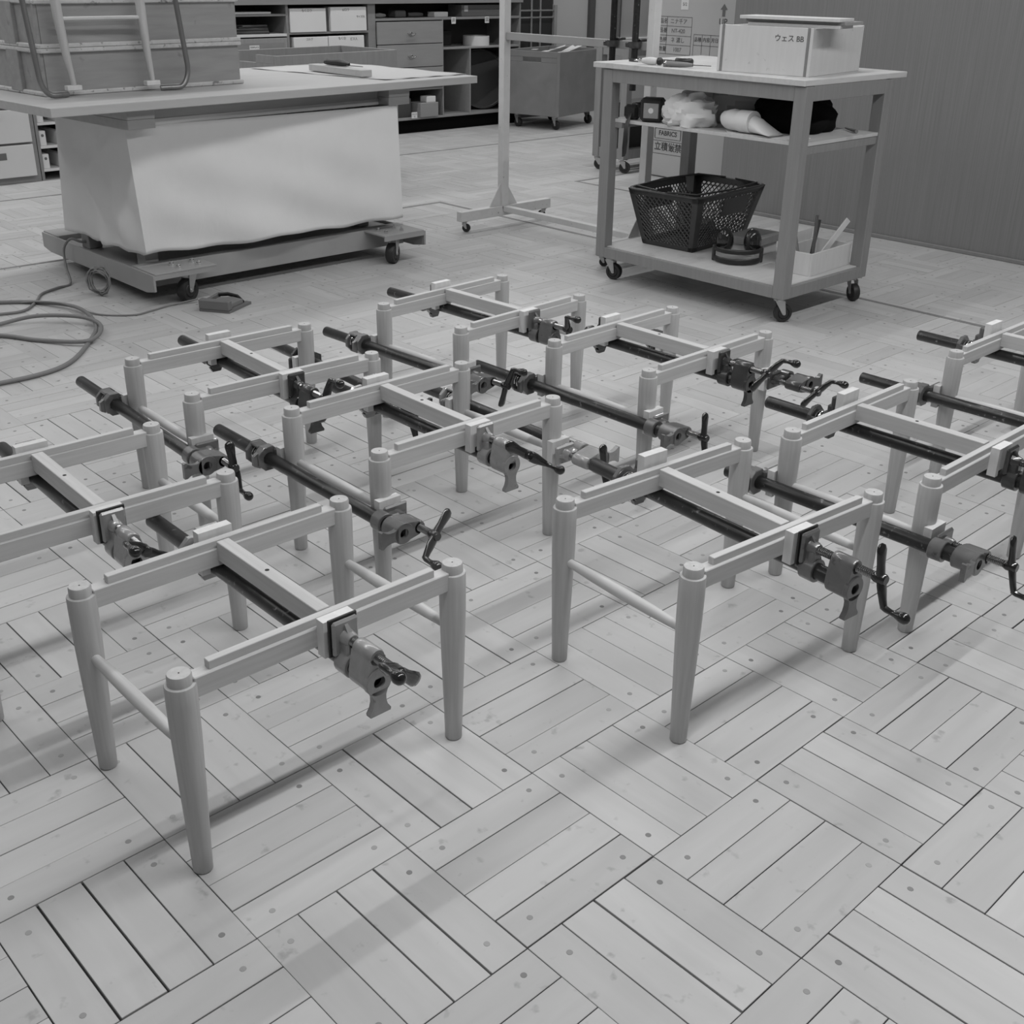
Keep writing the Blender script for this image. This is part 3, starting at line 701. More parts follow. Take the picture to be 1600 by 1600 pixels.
# middle shelf: lamp, pouch, cloths, bag, papers
wl = thing('work_light', 'black boxy work light with a pale lens panel on the cart shelf', 'lamp', (2.985, 2.615, ZM), R(28))
MB().box((0, 0, .055), (.075, .105, .105), .012).build('body', MT['black'], wl)
MB().box((-.0385, 0, .052), (.004, .070, .066), .004).build('lens', MT['zinc'], wl)
MB().lathe([(0, -.003), (.011, -.003), (.013, 0), (0, 0)], 14, TR(-.0405, 0, .052) @ RY(90)).build('bulb', MT['white'], wl, 40)
cs = thing('black_pouch', 'small black pouch with a strap hanging over the cart shelf edge', 'pouch', (2.985, 2.735, ZM+.0005), R(20))
MB().box((0, 0, .035), (.07, .07, .068), .014).build('body', MT['black'], cs)
MB().tube([(-.03, -.002, .035), (-.06, -.004, .01), (-.083, -.006, -.03), (-.088, -.008, -.09), (-.087, -.004, -.14), (-.081, .004, -.16), (-.078, .006, -.12), (-.072, .004, -.03), (-.05, .004, .0)], .0075, 6, None, [.0018]*9, up=(0, 1, 0)).build('strap', MT['black'], cs, 50)
def lump(name, label, cat, loc, dims, mm, seed, amp=.18, rz=0, flat=.0, sharp=2.3):
    rg = random.Random(seed); ph = [(rg.uniform(1, 4.5), rg.uniform(1, 4.5), rg.uniform(1, 4.5), rg.uniform(0, 6)) for _ in range(7)]
    vs, fs = [], []; nu, nv = 36, 20
    for j in range(nv+1):
        th = math.pi*j/nv
        for i in range(nu):
            a = 2*math.pi*i/nu; d = Vector((math.sin(th)*math.cos(a), math.sin(th)*math.sin(a), math.cos(th)))
            r_ = 1+sum(amp/(k+1.5)*abs(math.sin(p[0]*sharp*d.x+p[1]*sharp*d.y+p[2]*sharp*d.z+p[3]))*2-amp/(k+1.5) for k, p in enumerate(ph))
            z = d.z*r_; z = max(z, -.55)
            vs.append((d.x*r_*dims[0]/2, d.y*r_*dims[1]/2, (z+.55)/1.55*dims[2]))
    for j in range(nv):
        for i in range(nu): fs.append((j*nu+i, j*nu+(i+1) % nu, (j+1)*nu+(i+1) % nu, (j+1)*nu+i))
    o = MB().add(vs, fs).build(name, MT[mm], None, 50, loc, (0, 0, R(rz)))
    return tag(o, label, cat)
lump('white_rag', 'crumpled white cotton rag beside the black work light', 'cloth', (3.01, 2.42, ZM+.0005), (.14, .22, .13), 'cloth', 3, .24, 10, 0, 1.7)
lump('canvas_apron', 'bunched pale canvas apron piled at the back of the cart shelf', 'cloth', (3.29, 2.42, ZM+.0005), (.22, .34, .175), 'cloth', 5, .20, 20, 0, 1.2)
lump('black_bag', 'soft black bag filling the near end of the cart shelf', 'bag', (3.27, 2.04, ZM+.0005), (.34, .34, .165), 'softblack', 8, .09, -10, 0, 1.2)
sl = thing('rolled_cloth', 'folded pale cloth sleeve with a turned cuff on the cart shelf', 'cloth', (2.99, 2.10, ZM+.0035), R(-82))
MB().tube([(-.11, .045, .034), (-.095, .035, .043), (-.06, .022, .048), (-.02, .005, .044), (.03, 0, .042)], [.022, .040, .045, .040, .040], 16, None, [.025, .05, .054, .046, .046]).build('sleeve', MT['cloth'], sl, 60)
MB().tube([(-.02, .005, .0475), (.045, -.004, .0475)], [.0465, .0465], 18, None, [.054, .054]).build('cuff', MT['cloth'], sl, 60)
MB().tube([(.04, -.003, .040), (.07, -.006, .034), (.10, -.012, .024), (.135, -.016, .013), (.16, -.02, .006)], [.037, .031, .021, .011, .004], 14, None, [.042, .050, .056, .058, .054], up=(0, 0, 1)).build('cloth_end', MT['cloth'], sl, 60)
tag(MB().prism([(2.955, 2.16), (2.96, 1.86), (3.09, 1.83), (3.09, 2.10), (3.02, 2.22)], ZM+.0003, ZM+.003).build('folded_paper', MT['white']), 'flat folded paper under the cloth sleeve at the shelf edge', 'paper')
tag(MB().tube([(3.40, 1.80, ZM+.009), (3.47, 1.90, ZM+.009)], [.008, .004], 10).build('marker_pen', MT['cable'], None, 50), 'small grey marker pen on the cart shelf near the right leg', 'pen')

# basket on the bottom shelf: tapered lattice walls
ZL = .166
bk_ = thing('shopping_basket', 'dark plastic basket with diamond lattice walls on the cart bottom', 'basket', (3.345, 2.60, ZL+.0003), R(4))
bx0, by0, tx0, ty0, hb = .225, .148, .290, .205, .272
def wallpt(side, u, v):  # u 0..1 along, v 0..1 up
    hx, hy = bx0+(tx0-bx0)*v, by0+(ty0-by0)*v; z = .004+v*(hb-.004)
    if side == 0: return Vector((-hx, hy-2*hy*u, z))
    if side == 1: return Vector((-hx+2*hx*u, -hy, z))
    if side == 2: return Vector((hx, -hy+2*hy*u, z))
    return Vector((hx-2*hx*u, hy, z))
for side in range(4):
    mb = MB(); nU = 13 if side in (0, 2) else 19; nV = 9
    def seg(u0, v0, u1, v1, t=.0030):
        a, b_ = wallpt(side, u0, v0), wallpt(side, u1, v1)
        mb.tube([a, b_], t, 4, None, [t*.8]*2, up=(0, 0, 1), cap=False)
    lo, hi, ul, uh = .06, .94, .06, .94; asp = nU/nV*(hi-lo)/(uh-ul)*0+1
    for k in range(-nV, nU+1):
        for dr in (1, -1):
            # line in cell units: i = k + dr*j
            pts = []
            for j in range(nV+1):
                i = k+j if dr == 1 else k+nV-j
                if 0 <= i <= nU: pts.append((ul+(uh-ul)*i/nU, lo+(hi-lo)*j/nV))
            if len(pts) > 1: seg(*pts[0], *pts[-1])
    mb.build('lattice_wall', MT['basket'], bk_, None, recalc=False)
    fr = MB()
    for (u0, u1, v0, v1) in ((0, .085, 0, 1), (.915, 1, 0, 1), (0, 1, 0, .075), (0, 1, .90, 1)):
        q = [wallpt(side, u0, v0), wallpt(side, u1, v0), wallpt(side, u1, v1), wallpt(side, u0, v1)]
        n_ = (q[1]-q[0]).cross(q[3]-q[0]).normalized()*.0015
        fr.add([p+n_ for p in q]+[p-n_ for p in q], [(0, 1, 2, 3), (4, 5, 6, 7), (0, 1, 5, 4), (1, 2, 6, 5), (2, 3, 7, 6), (3, 0, 4, 7)])
    if side in (1, 3):
        q = [wallpt(side, .40, .56), wallpt(side, .80, .56), wallpt(side, .80, .88), wallpt(side, .40, .88)]; n_ = (q[1]-q[0]).cross(q[3]-q[0]).normalized()*.0022
        fr.add([p+n_ for p in q]+[p-n_ for p in q], [(0, 1, 2, 3), (4, 5, 6, 7), (0, 1, 5, 4), (1, 2, 6, 5), (2, 3, 7, 6), (3, 0, 4, 7)])
    fr.build('wall_frame', MT['basket'], bk_)
rim = []
for i in range(41):
    a = 2*math.pi*i/40; c_, s_ = math.cos(a), math.sin(a); e_ = .22
    rim.append(((tx0+.008)*math.copysign(abs(c_)**e_, c_), (ty0+.008)*math.copysign(abs(s_)**e_, s_), hb))
MB().tube(rim, .006, 8, None, [.010]*41, cap=False).build('rim', MT['basket'], bk_, 50)
MB().span(-bx0, bx0, -by0, by0, .0, .005, .002).build('basket_bottom', MT['basket'], bk_)
for s_ in (-1, 1):
    MB().tube([(-tx0-.004, s_*.03, hb+.008), (-tx0+.03, s_*(ty0-.03), hb+.010), (0, s_*(ty0+.002), hb+.011), (tx0-.03, s_*(ty0-.03), hb+.010), (tx0+.004, s_*.03, hb+.008)], .0045, 8).build('handle', MT['basket'], bk_, 50)
tag(MB().box((0, 0, .045), (.16, .12, .09), .02).build('dark_package', MT['black'], None, None, (3.40, 2.60, ZL+.0065), (0, 0, R(25))), 'dark wrapped package inside the lattice basket', 'package')
# ear defenders, wooden blocks and tool box
em = thing('ear_defenders', 'glossy dark ear defenders with a folded headband on the cart bottom', 'ear defenders', (3.13, 2.17, ZL+.0005), R(38)); em.scale = (1.4, 1.4, 1.4)
for s_ in (-1, 1):
    o = MB().lathe([(0, -.020), (.022, -.018), (.031, -.008), (.033, .004), (.030, .014), (.020, .020), (0, .021)], 24, TR(.035, s_*.047, .066) @ RZ(s_*45) @ RX(90*s_) @ Matrix.Scale(1.30, 4, (0, 1, 0))).build('ear_cup', MT['crank'], em, 50)
    MB().lathe([(0, -.014), (.026, -.014), (.031, -.007), (.026, 0), (0, 0)], 20, TR(.035, s_*.026, .062) @ RX(90*s_) @ Matrix.Scale(1.30, 4, (0, 1, 0))).build('cushion', MT['rubber'], o, 50)
for z, rr in ((.012, .010), (.044, .008)):
    pts = [(.035-.075*math.sin(R(180*q/12))*1.0, .078*math.cos(R(180*q/12)), z) for q in range(13)]
    MB().tube(pts, rr, 8, None, [.0035]*13, up=(0, 0, 1)).build('headband', MT['black'], em, 50)
for s_ in (-1, 1): MB().span(.022, .048, s_*.078-.006, s_*.078+.006, .0, .05, .003).build('hinge', MT['basket'], em)
tag(MB().span(0, .24, 0, .17, 0, .034, .001).build('thin_box', MT['cartwood'], None, None, (3.27, 2.16, ZL+.056), (0, 0, R(6))), 'flat grey wooden board resting on a pale block behind the ear defenders', 'board')
tag(MB().span(.02, .22, .02, .15, 0, .0555, .001).build('pale_block', MT['cartply'], None, None, (3.27, 2.16, ZL+.0003), (0, 0, R(6))), 'pale wooden block under the flat grey board on the cart bottom', 'wood block')
tb = thing('tool_caddy', 'small open plywood tool box standing on the near corner of the cart bottom', 'box', (3.17, 1.80, ZL+.0003), R(3))
MB().span(0, .35, 0, .010, 0, .10, .001).span(0, .35, .17, .18, 0, .10, .001).span(0, .010, .010, .17, 0, .10, .001).span(.34, .35, .010, .17, 0, .10, .001).build('wall', MT['plylite'], tb)
MB().span(.01, .34, .01, .17, 0, .008).build('bottom', MT['shelf'], tb)
MB().span(.13, .30, .1805, .25, .0, .15, .001).build('inner_tray', MT['plylite'], tb)
for (x, y, dx, dy, l_, nm, mm, lab) in ((.06, .09, -.015, .05, .20, 'hand_plier', 'zinc', 'bright steel pliers leaning in the tool box'), (.12, .07, .03, .02, .23, 'steel_file', 'screw', 'dark steel file standing in the tool box'), (.16, .11, .045, .0, .20, 'hand_saw', 'crank_b', 'dark tool grip standing in the tool box beside the slat')):
    M_ = TR(3.165, 1.80, ZL)
    tag(MB().tube([(x, y, .012), (x+dx*.5, y+dy*.5, .012+l_*.5), (x+dx, y+dy, .012+l_)], [.006, .009, .008], 8, M_, [.004, .005, .004]).build(nm, MT[mm], None, 50), lab, 'tool', 'tools in the tool box')
tag(MB().box((0, 0, .13), (.030, .007, .26), .001).build('wood_slat', MT['pad'], None, None, (3.31, 1.88, ZL+.013), (R(8), R(38), R(-10))), 'pale wooden slat leaning out of the tool box', 'slat')  # plain wooden slat, not a particular tool

# ------------------------------------------------------------------ white rack on casters behind the cart
rk = thing('white_rack', 'chipped white steel rack on casters between workbench and cart', 'rack', (3.42, 3.55, 0))
RM = TR(-3.42, -3.55, 0)
for yp in (4.09, 3.005):
    MB().span(3.395, 3.445, yp-.022, yp+.022, .10, 1.9, .002, RM).build('post', MT['whitepaint'], rk)
    MB().span(3.075, 3.80, yp-.022, yp+.022, .062, .118, .002, RM).build('foot_beam', MT['whitepaint'], rk)
    for s_ in (-1, 1):
        MB().prism([(3.42+s_*.025, .1185), (3.42+s_*.11, .1185), (3.42+s_*.025, .245)], yp-.003, yp+.003, RM @ Matrix(((1, 0, 0, 0), (0, 0, 1, 0), (0, 1, 0, 0), (0, 0, 0, 1)))).build('gusset', MT['whitepaint'], rk)
    for xc in (3.115, 3.76): caster(rk, xc-3.42, yp-3.55, .062, .024, .018, -55 if xc < 3.4 else 120, .012)
MB().span(3.40, 3.44, 3.028, 4.067, .085, .118, .002, RM).build('bottom_bar', MT['whitepaint'], rk)
MB().span(3.405, 3.435, 3.028, 4.067, 1.036, 1.076, .002, RM).build('upper_bar', MT['steelgrey'], rk)
for n_, (yp, z0) in enumerate(((3.235, .90), (3.085, .845))):
    t = thing('pipe_clamp', ['left of the two dark pipes hung upright on the white rack', 'right of the two dark pipes hung upright on the white rack, beside its post'][n_], 'clamp', (3.375, yp, z0), group='pipes hung on the rack')
    MB().lathe([(0, .01), (.011, .01), (.011, 0), (.0165, 0), (.0165, 1.0), (0, 1.0)], 20).build('pipe', MT['pipe'], t, 40)
    zz = 1.0765-z0
    MB().lathe([(.0172, zz-.03), (.030, zz-.03), (.032, zz-.02), (.032, zz), (.0172, zz)], 12, None, closed=True).span(.02, .075, -.022, .022, zz, zz+.012, .002).span(-.02, .02, .02, .05, zz-.028, zz-.004, .004).build('hook_jaw', MT['cast_d'], t, 40)

# ------------------------------------------------------------------ cartons leaning beyond the partition
cx0, cy0 = 5.51, 4.76
cb_ = thing('large_carton', 'large pale carton printed with a form, an UP arrow and boxed warnings', 'carton', (cx0+.15, 4.37, 0), 0)
CB = TR(-cx0-.15, -4.37, 0)
MB().span(cx0, cx0+.40, 3.90, cy0, .006, 1.55, .006, CB).build('carton_body', MT['carton'], cb_)
def cpos(x, y, z): return CB @ face_negx(x, y, z)
xf = cx0-.0012
g = MB()
for (yl, yr, zt, zb_, rows, cols) in ((4.715, 4.432, 1.107, .86, 4, (.0, .22, 1.0)), (4.408, 4.112, 1.000, .86, 2, (0, .25, .5, .75, 1.0))):
    for r_ in range(rows+1):
        z = zt+(zb_-zt)*r_/rows; g.span(xf-.0004, xf+.0004, yr, yl, z-.0016, z+.0016, 0, CB)
    for c_ in cols: y = yl+(yr-yl)*c_; g.span(xf-.0004, xf+.0004, y-.0014, y+.0014, zb_, zt, 0, CB)
g.build('printed_form', MT['inkgrey'], cb_)
for i, (a_, b_) in enumerate((('品名', 'ニナ千ア'), ('品番', 'NT-420'), ('色柄', 'ネ 濃し'), ('数量', '1007'))):
    z = 1.107-.0617*(i+.5)
    lettering(a_, .036, MT['ink'], cb_, cpos(xf, 4.684, z)); lettering(b_, .038, MT['inkgrey'], cb_, cpos(xf, 4.55, z))
for i, a_ in enumerate(('品種', '内容', '月日', '検印')): lettering(a_, .032, MT['ink'], cb_, cpos(xf, 4.408-.074*(i+.5), .966))
lettering('UP', .058, MT['ink'], cb_, cpos(xf, 4.166, 1.088))
MB().prism([(-.012, -.035), (.012, -.035), (.012, .008), (.030, .008), (0, .045), (-.030, .008), (-.012, .008)], 0, .0006, cpos(xf, 4.166, 1.158)).build('up_arrow', MT['inkgrey'], cb_)
MB().box((0, 0, 0), (.066, .10, .0006), 0, cpos(xf, 4.505, 1.205)).build('white_label', MT['white'], cb_); lettering('5/2', .03, MT['inkgrey'], cb_, cpos(xf-.0006, 4.505, 1.19))
g = MB(); outline(g, cpos(xf, 4.58, .312), .24, .07, .003); outline(g, cpos(xf, 4.572, .215), .29, .092, .003); g.build('printed_box', MT['ink'], cb_)
lettering('FABRICS', .046, MT['ink'], cb_, cpos(xf, 4.58, .315), bold=.001)
lettering('立積厳禁', .064, MT['ink'], cb_, cpos(xf, 4.572, .217), bold=.0008)
lettering('2', .06, MT['ink'], cb_, CB @ Matrix(((-1, 0, 0, cx0+.06), (0, 0, 1, cy0+.0008), (0, 1, 0, .18), (0, 0, 0, 1))))
# ------------------------------------------------------------------ dark wheeled frame with a framed board
rf = thing('board_trolley', 'grey timber trolley frame on casters behind the white rack', 'trolley', (5.75, 5.15, 0))
RF = TR(-5.75, -5.15, 0); rf.location = (5.75, 5.075, 0)
for xa in (5.42, 6.42):
    for ya in (5.0, 5.26): MB().span(xa-.03, xa+.03, ya-.03, ya+.03, .10, .90, .002, RF).build('leg', MT['greywood'], rf); caster(rf, xa-.0-5.75, ya-5.15, .10, .042, .026, -60, .018)
for ya in (5.0, 5.26): MB().span(5.45, 6.39, ya-.022, ya+.022, .10, .17, .002, RF).build('bottom_rail', MT['greywood'], rf); MB().span(5.45, 6.39, ya-.022, ya+.022, .83, .89, .002, RF).build('top_rail', MT['greywood'], rf)
for xa in (5.42, 6.42): MB().span(xa-.022, xa+.022, 5.03, 5.23, .10, .17, .002, RF).build('cross_rail', MT['greywood'], rf); MB().span(xa-.022, xa+.022, 5.03, 5.23, .83, .89, .002, RF).build('cross_rail', MT['greywood'], rf)
tag(MB().span(5.47, 6.37, 4.965, 5.145, .1705, .50, .004).build('black_case', MT['black']), 'black case standing inside the grey trolley frame', 'case')
fb = thing('framed_board', 'pale framed board standing on the grey trolley frame', 'board', (5.93, 5.19, .8905))
MB().span(-.32, .42, .0, .014, .0, .85).build('board', MT['wall'], fb)
MB().span(-.338, -.32, -.01, .024, .0, .868, .002).span(-.32, .42, -.01, .024, .85, .868, .002).span(.42, .438, -.01, .024, .0, .868, .002).build('frame', MT['shelfdark'], fb)
MB().span(-.32, .42, -.012, 0, .0, .045, .002).build('bottom_ledge', MT['white'], fb)

# ------------------------------------------------------------------ fibre bin trolley
bn = thing('scrap_bin', 'grey wheeled bin with a hand slot, filled with white paper strips', 'bin', (6.75, 6.93, 0), R(15))
bw, bd, bz0, bz1 = .82, .60, .125, .70
MB().span(0, bw, 0, .012, bz0, bz1, .004).build('side_panel', MT['bin'], bn); MB().span(0, bw, bd-.012, bd, bz0, bz1, .004).build('side_panel', MT['bin'], bn)
MB().span(bw-.012, bw, .012, bd-.012, bz0, bz1, .004).build('end_panel', MT['bin'], bn)
MB().span(0, .012, .012, bd-.012, bz0, .605, .003).span(0, .012, .012, bd-.012, .645, bz1, .003).span(0, .012, .012, .20, .605, .645).span(0, .012, .40, bd-.012, .605, .645).build('end_panel', MT['bin'], bn)
MB().span(-.004, .01, -.004, .03, bz0, bz1, .003).build('corner_strip', MT['bin'], bn)
MB().span(.012, bw-.012, .012, bd-.012, bz0, bz0+.01).build('bottom', MT['bin'], bn)
for (x, y) in ((.09, .09), (.09, bd-.09), (bw-.09, .09), (bw-.09, bd-.09)): caster(bn, x, y, bz0, .042, .03, -100, .02)
for n_ in range(9):
    x = .03+.06*n_; y = .16+.045*((n_*3) % 7)
    o = MB().box((0, 0, 0), (.20, .05, .003)).build('paper_strip', MT['white'], None, None, Vector((6.75, 6.93, 0))+Matrix.Rotation(R(15), 3, 'Z') @ Vector((x+.12, y, .672+.012*(n_ % 4))), (R(5-3*n_), R(-6+4*n_), R(20*n_)))
    tag(o, 'white paper strip lying in the wheeled bin', 'paper', 'paper strips in the bin')

# ------------------------------------------------------------------ shelving along the back
YS = 7.62; YB_ = 8.10
sh = thing('shelf_unit', 'long grey wooden shelf unit with a thick worktop along the back wall', 'shelf', (5.2, 7.86, 0))
SM = TR(-5.2, -7.86, 0)
def brd(nm, x0, x1, y0, y1, z0, z1, m_='shelf'): return MB().span(x0, x1, y0, y1, z0, z1, .001, SM).build(nm, MT[m_], sh)
brd('worktop', 3.2, 6.90, YS-.03, YB_, 1.105, 1.15, 'shelf')
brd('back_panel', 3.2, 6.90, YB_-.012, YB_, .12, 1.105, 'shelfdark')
brd('plinth', 3.2, 6.90, YS+.05, YS+.07, 0, .12, 'plinth')
brd('bottom_board', 3.2, 6.90, YS, YB_-.012, .12, .138, 'drawer')
for x0, x1 in ((3.2, 3.22), (4.262, 4.285), (5.085, 5.165), (6.88, 6.90)): brd('upright', x0, x1, YS, YB_-.012, .138, 1.105, 'shelf')
brd('upright', 4.655, 4.69, YS+.02, YB_-.012, .89, 1.08, 'shelfdark')
brd('upright', 5.915, 5.928, YS, YB_-.012, .138, .966, 'shelf')
brd('upright', 6.25, 6.262, YS, YB_-.012, .138, .715, 'drawer')
brd('shelf_board', 3.22, 4.262, YS, YB_-.012, .866, .886, 'whitedrawer'); brd('shelf_board', 4.285, 5.085, YS, YB_-.012, .876, .893, 'shelf')
brd('shelf_board', 3.22, 4.262, YS, YB_-.012, 1.020, 1.036, 'shelf')
brd('shelf_board', 5.165, 6.88, YS, YB_-.012, .966, .986, 'shelf'); brd('shelf_board', 5.928, 6.88, YS, YB_-.012, .712, .728, 'drawer')
brd('shelf_board', 5.165, 5.915, YS, YB_-.012, .375, .395, 'shelf')
brd('shelf_board', 4.285, 5.085, YS, YB_-.012, .60, .62, 'shelf')
# right drawers with ring pulls
for n_, (z0, z1) in enumerate(((.775, .957), (.578, .768), (.40, .571))):
    d = brd('drawer', 5.17, 5.912, YS-.018, YS-.001, z0, z1, 'drawer')
    if n_ < 2:
        zc = z1-.095; P = [(5.50+.035-5.2+.045*math.cos(R(180+180*q/8)), YS-.03-7.86-.004, zc-.012+.018*math.sin(R(180+180*q/8))+.012) for q in range(9)]
        MB().tube(P, .004, 8).build('pull_handle', MT['screw'], d, 50); MB().lathe([(0, -.02), (.010, -.018), (.014, -.008), (.014, 0), (0, 0)], 14, TR(5.535-5.2, YS-.018-7.86, zc) @ RX(-90) ).build('pull_boss', MT['chrome'], d, 50)
# tag plates on the shelf edge
for x, tx in ((6.05, '井'), (6.46, '図')):
    o = MB().span(x-.025, x+.025, YS-.0035, YS-.0005, .93, .985, 0, SM).build('shelf_tag', MT['white'], sh); lettering(tx, .042, MT['ink'], o, SM @ face_negy(x, YS-.004, .957))
# loose things in the shelves
def sbox(nm, lab, x0, x1, y0, y1, z0, z1, m_, cat='box', b=.003, txt=None, grp=None):
    o = thing(nm, lab, cat, ((x0+x1)/2, (y0+y1)/2, z0), 0, grp); T = TR(-(x0+x1)/2, -(y0+y1)/2, -z0)
    MB().span(x0, x1, y0, y1, z0, z1, b, T).build('body', MT[m_], o)
    if txt:
        for (s_, px, pz, sz) in txt: lettering(s_, sz, MT['inkgrey'], o, T @ face_negy(px, y0-.0008, pz))
    return o
GB = 'white storage boxes in the back shelf'
sbox('storage_box', 'upper left white storage box in the back shelf', 4.296, 4.648, YS-.01, 8.0, .8935, 1.075, 'white', txt=[('もくロウ', 4.46, 1.058, .026)], grp=GB)
sbox('storage_box', 'upper right white storage box in the back shelf', 4.694, 5.062, YS-.012, 8.0, .8935, 1.083, 'white', txt=[('6/ロウ', 4.85, 1.060, .026), ('サイズ大', 5.0, 1.005, .022)], grp=GB)
sbox('storage_box', 'lower left white storage box in the back shelf', 4.318, 4.655, YS-.012, 8.0, .6205, .855, 'white', txt=[('コルク', 4.47, .838, .024)], grp=GB)
sbox('storage_box', 'lower right white storage box in the back shelf', 4.663, 5.03, YS-.012, 8.0, .6205, .857, 'white', txt=[('もくロ', 4.80, .838, .026), ('ビス入', 4.92, .830, .026)], grp=GB)
tray = thing('drawer_tray', 'grey wooden tray with a paper label under the open back shelf', 'tray', (3.98, 7.8, .6705))
MB().span(3.50-3.98, 4.255-3.98, YS-.01-7.8, YS+.008-7.8, 0, .185, .002).build('front', MT['greywood'], tray)
MB().span(3.53-3.98, 4.225-3.98, YS-.013-7.8, YS-.0095-7.8, .045, .150).build('inset', MT['shelf'], tray)
MB().span(3.50-3.98, 4.255-3.98, YS+.008-7.8, .25, 0, .01).build('bottom', MT['shelf'], tray)
o = MB().span(3.895-3.98, 3.985-3.98, YS-.0145-7.8, YS-.013-7.8, .105, .135).build('paper_label', MT['white'], tray); lettering('TEMPLATE', .017, MT['ink'], o, face_negy(-.04, YS-.015-7.8, .120))
brd('shelf_board', 3.22, 4.262, YS+.02, YB_-.012, .65, .67, 'shelf')
for n_ in range(6):
    o = MB().box((0, 0, .005), (.40-.03*n_, .26, .010), .002).build('leather_sheet', MT['shelfdark' if n_ % 2 else 'crank_b'], None, None, (3.92+.01*n_, 7.78, .8862+.0115*n_), (0, 0, R(3*n_-6)))
    tag(o, 'dark sheet in the flat pile on the back shelf, number %s from the bottom' % ('one', 'two', 'three', 'four', 'five', 'six')[n_], 'sheet', 'dark sheets on the back shelf')
tag(MB().span(3.70, 4.13, YS+.01, 7.9, 1.0365, 1.052, .002).build('pale_board', MT['whitedrawer']), 'pale flat board above the dark sheets in the back shelf', 'board')
ZS = .9865
tg = 'small things on the upper back shelf'
sbox('glue_pot', 'dark squat tub on the upper back shelf', 5.42, 5.54, 7.66, 7.78, ZS, 1.045, 'shelfdark', 'tub', .01)
tag(MB().tube([(5.22, 7.70, ZS+.021), (5.27, 7.69, ZS+.021), (5.33, 7.70, ZS+.020)], [.016, .021, .012], 12).build('grey_roll', MT['greywood'], None, 50), 'small grey roll at the left end of the upper back shelf', 'roll')
tag(MB().tube([(5.60, 7.72, ZS+.021), (5.68, 7.70, ZS+.021), (5.76, 7.72, ZS+.021)], [.018, .021, .016], 12).build('cord_roll', MT['shelfdark'], None, 50), 'dark roll of cord on the upper back shelf', 'roll')
sbox('white_carton', 'small pale carton on the upper back shelf', 5.86, 6.02, 7.66, 7.76, ZS, 1.03, 'white')
sbox('grey_case', 'grey case with a pale strip at the right end of the upper back shelf', 6.22, 6.72, 7.70, 7.90, ZS, 1.085, 'shelf', 'case')
tag(MB().span(6.245, 6.29, 7.692, 7.6995, ZS+.04, 1.08).build('case_label', MT['white']), 'pale paper strip leaning on the grey case on the upper shelf', 'paper')
tag(MB().span(6.02, 6.22, 7.85, 8.05, .7285, .86, .004).build('dark_box', MT['black']), 'dark box deep in the open cubby of the back shelf', 'box')
rd = thing('veneer_ring', 'low round pale wooden ring on the cubby shelf', 'ring', (6.45, 7.76, .7285))
MB().lathe([(.118, 0), (.125, 0), (.125, .085), (.118, .085)], 40, None, closed=True).build('band', MT['whitedrawer'], rd, 40); MB().lathe([(0, 0.001), (.1175, .001), (.1175, .01), (0, .01)], 40).build('base', MT['shelf'], rd, 40)
dk = thing('steel_disc', 'large dark polished disc leaning in the lower cubby', 'disc', (6.555, 7.80, .1385), 0)
MB().lathe([(0, -.012), (.26, -.012), (.272, -.006), (.275, .004), (.26, .006), (.255, -.004), (0, -.004)], 48, TR(0, 0, .278) @ RZ(-18) @ RX(78)).build('disc', MT['disc'], dk, 40)
sbox('parts_tray', 'pale open cardboard tray low in the back shelf', 5.635, 5.845, YS-.02, 7.8, .1385, .262, 'drawer')
sbox('white_packet', 'small white packet on the cardboard tray in the back shelf', 5.725, 5.83, YS, 7.72, .2625, .315, 'white')
sbox('tag_card', 'small white price card low at the left of the cardboard tray', 5.515, 5.58, YS-.035, YS-.032, .1385, .192, 'white', 'card', 0, txt=[('サイズ', 5.548, .172, .018), ('大', 5.548, .152, .018)])
sbox('dark_carton', 'dark carton low in the back shelf behind the price card', 5.25, 5.60, 7.70, 7.95, .1385, .30, 'shelfdark')
# low wooden chest behind the bench
ch = thing('wooden_chest', 'open wooden chest with a hand slot behind the workbench', 'chest', (2.88, 5.62, 0), R(6))
MB().span(0, 1.05, 0, .018, .10, .878, .002).span(0, 1.05, .562, .58, .10, .878, .002).span(0, .018, .018, .562, .10, .83, .002).span(1.032, 1.05, .018, .562, .10, .878, .002).build('wall', MT['greywood'], ch)
MB().span(0, .018, .018, .20, .83, .878).build('slotted_end', MT['greywood'], ch); MB().span(0, .018, .38, .562, .83, .878).build('slotted_end', MT['greywood'], ch); MB().span(.018, 1.032, .018, .562, .10, .12).build('bottom', MT['shelf'], ch)
MB().span(.03, .09, .03, .55, 0, .10).build('skid', MT['shelf'], ch); MB().span(.96, 1.02, .03, .55, 0, .10).build('skid', MT['shelf'], ch)
# white drawer cabinet at the left edge
wc = thing('drawer_cabinet', 'tall white drawer cabinet at the left photo edge', 'cabinet', (1.4, 7.5, 0))
WM = TR(-1.4, -7.5, 0)
MB().span(.85, 1.93, 7.22, 7.78, 0, 1.45, .002, WM).build('carcass', MT['shelf'], wc)
for n_, (z0, z1) in enumerate(((.045, .255), (.27, .485), (.50, .70), (.715, .93), (.945, 1.16), (1.175, 1.40))):
    d = MB().span(.88, 1.895, 7.195, 7.2195, z0, z1, .003, WM).build('drawer', MT['whitedrawer'], wc)
    if n_ == 0: MB().span(1.60, 1.705, 7.1935, 7.1952, .165, .21, 0, WM).build('paper_label', MT['inkgrey'], d)
    else: MB().span(1.30, 1.70, 7.165, 7.195, z1-.05, z1-.01, .008, WM).build('handle', MT['whitedrawer'], d)
pg = thing('pigeonhole_rack', 'narrow rack of pigeonholes beside the white drawer cabinet', 'shelf', (2.15, 7.5, 0))
PM_ = TR(-2.15, -7.5, 0)
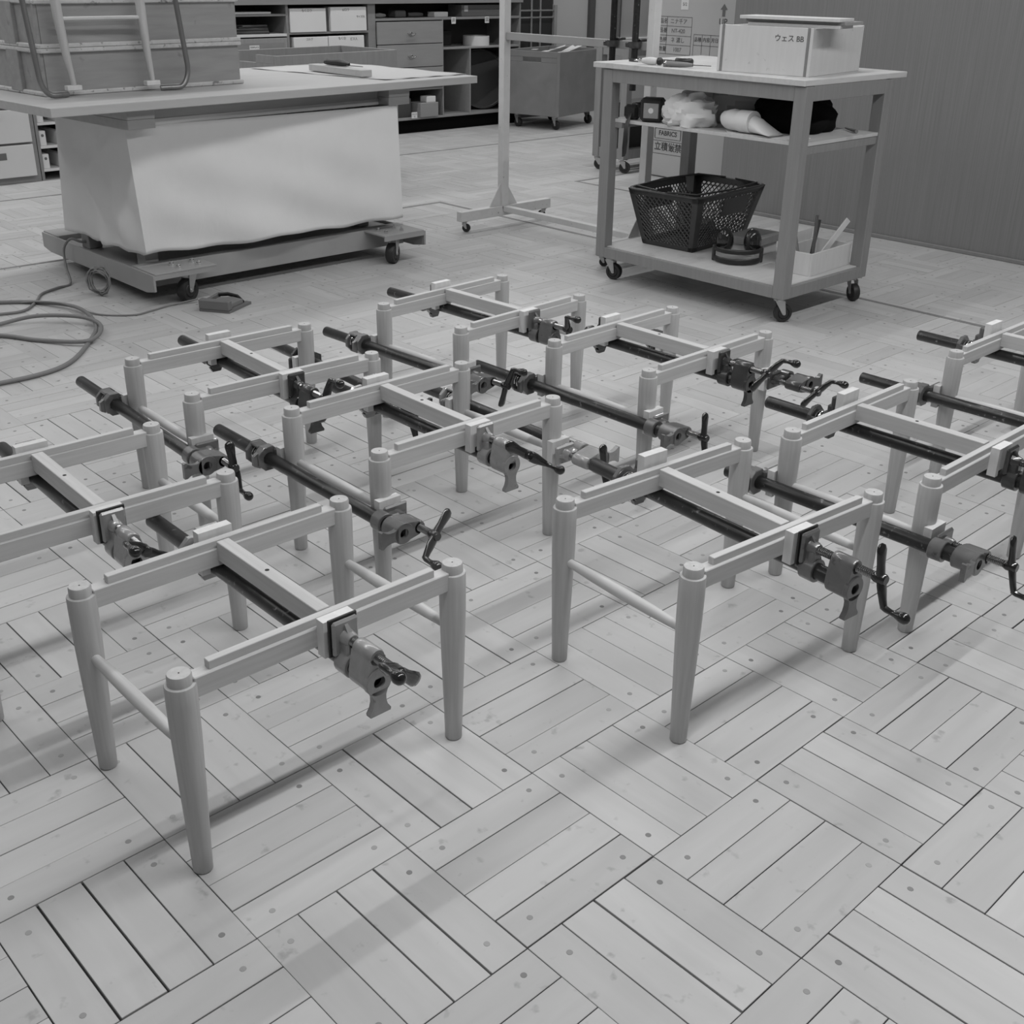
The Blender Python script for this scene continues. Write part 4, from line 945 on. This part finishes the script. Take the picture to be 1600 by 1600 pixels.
MB().span(1.935, 1.955, 7.22, 7.75, 0, 1.2, 0, PM_).span(2.36, 2.38, 7.22, 7.75, 0, 1.2, 0, PM_).build('side', MT['shelf'], pg); MB().span(1.955, 2.36, 7.73, 7.75, 0, 1.2, 0, PM_).build('back', MT['shelfdark'], pg)
for n_ in range(7):
    z = .06+.155*n_; MB().span(1.955, 2.36, 7.22, 7.73, z, z+.016, 0, PM_).build('shelf_board', MT['whitedrawer'], pg)
    if n_ < 5:
        for q, x in enumerate((1.962, 2.09, 2.225)):
            o = MB().span(x, x+.045, 7.235, 7.6, z+.0165, z+.115-.01*q, .002).build('card_box', MT['white' if q < 2 else 'shelfdark'])
            tag(o, ['narrow white card box', 'middle white card box', 'narrow dark card box'][q]+' in pigeonhole %s from the floor' % ('one', 'two', 'three', 'four', 'five')[n_], 'box', 'card boxes in the pigeonholes')
            MB().lathe([(0, -.001), (.010, -.001), (.010, 0), (0, 0)], 12, TR(x+.022, 7.2345, z+.085) @ RX(-90)).build('finger_hole', MT['inkgrey'], o)
# dark glazed cabinet at the far right
gc = thing('glazed_cabinet', 'tall dark glass fronted cabinet beyond the wheeled bin', 'cabinet', (7.3, 7.95, 0))
GM = TR(-7.3, -7.95, 0)
MB().span(6.93, 7.62, 7.90, 8.11, 0, 1.9, .002, GM).build('carcass', MT['shelfdark'], gc)
for x0, x1 in ((6.97, 7.065), (7.075, 7.285), (7.305, 7.40), (7.435, 7.60)): MB().span(x0, x1, 7.892, 7.8995, .1, 1.85, 0, GM).build('glass_pane', MT['glass'], gc)
for x in (7.00, 7.295, 7.418): MB().span(x-.010, x+.010, 7.875, 7.8915, .05, 1.88, .002, GM).build('frame_bar', MT['zinc' if x > 7.1 else 'greywood'], gc)
for z in (.955, 1.02): MB().span(7.09, 7.60, 7.868, 7.876, z-.007, z+.007, .001, GM).build('guard_rail', MT['zinc'], gc)
MB().span(7.60, 7.64, 7.86, 7.90, .1, 1.07, .002, GM).build('door_edge', MT['greywood'], gc)
struct(MB().span(8.36, 8.44, 8.08, 8.1195, 0, 2.4).build('trim_6', MT['shelfdark']), 'dark vertical edge strip on the back wall')
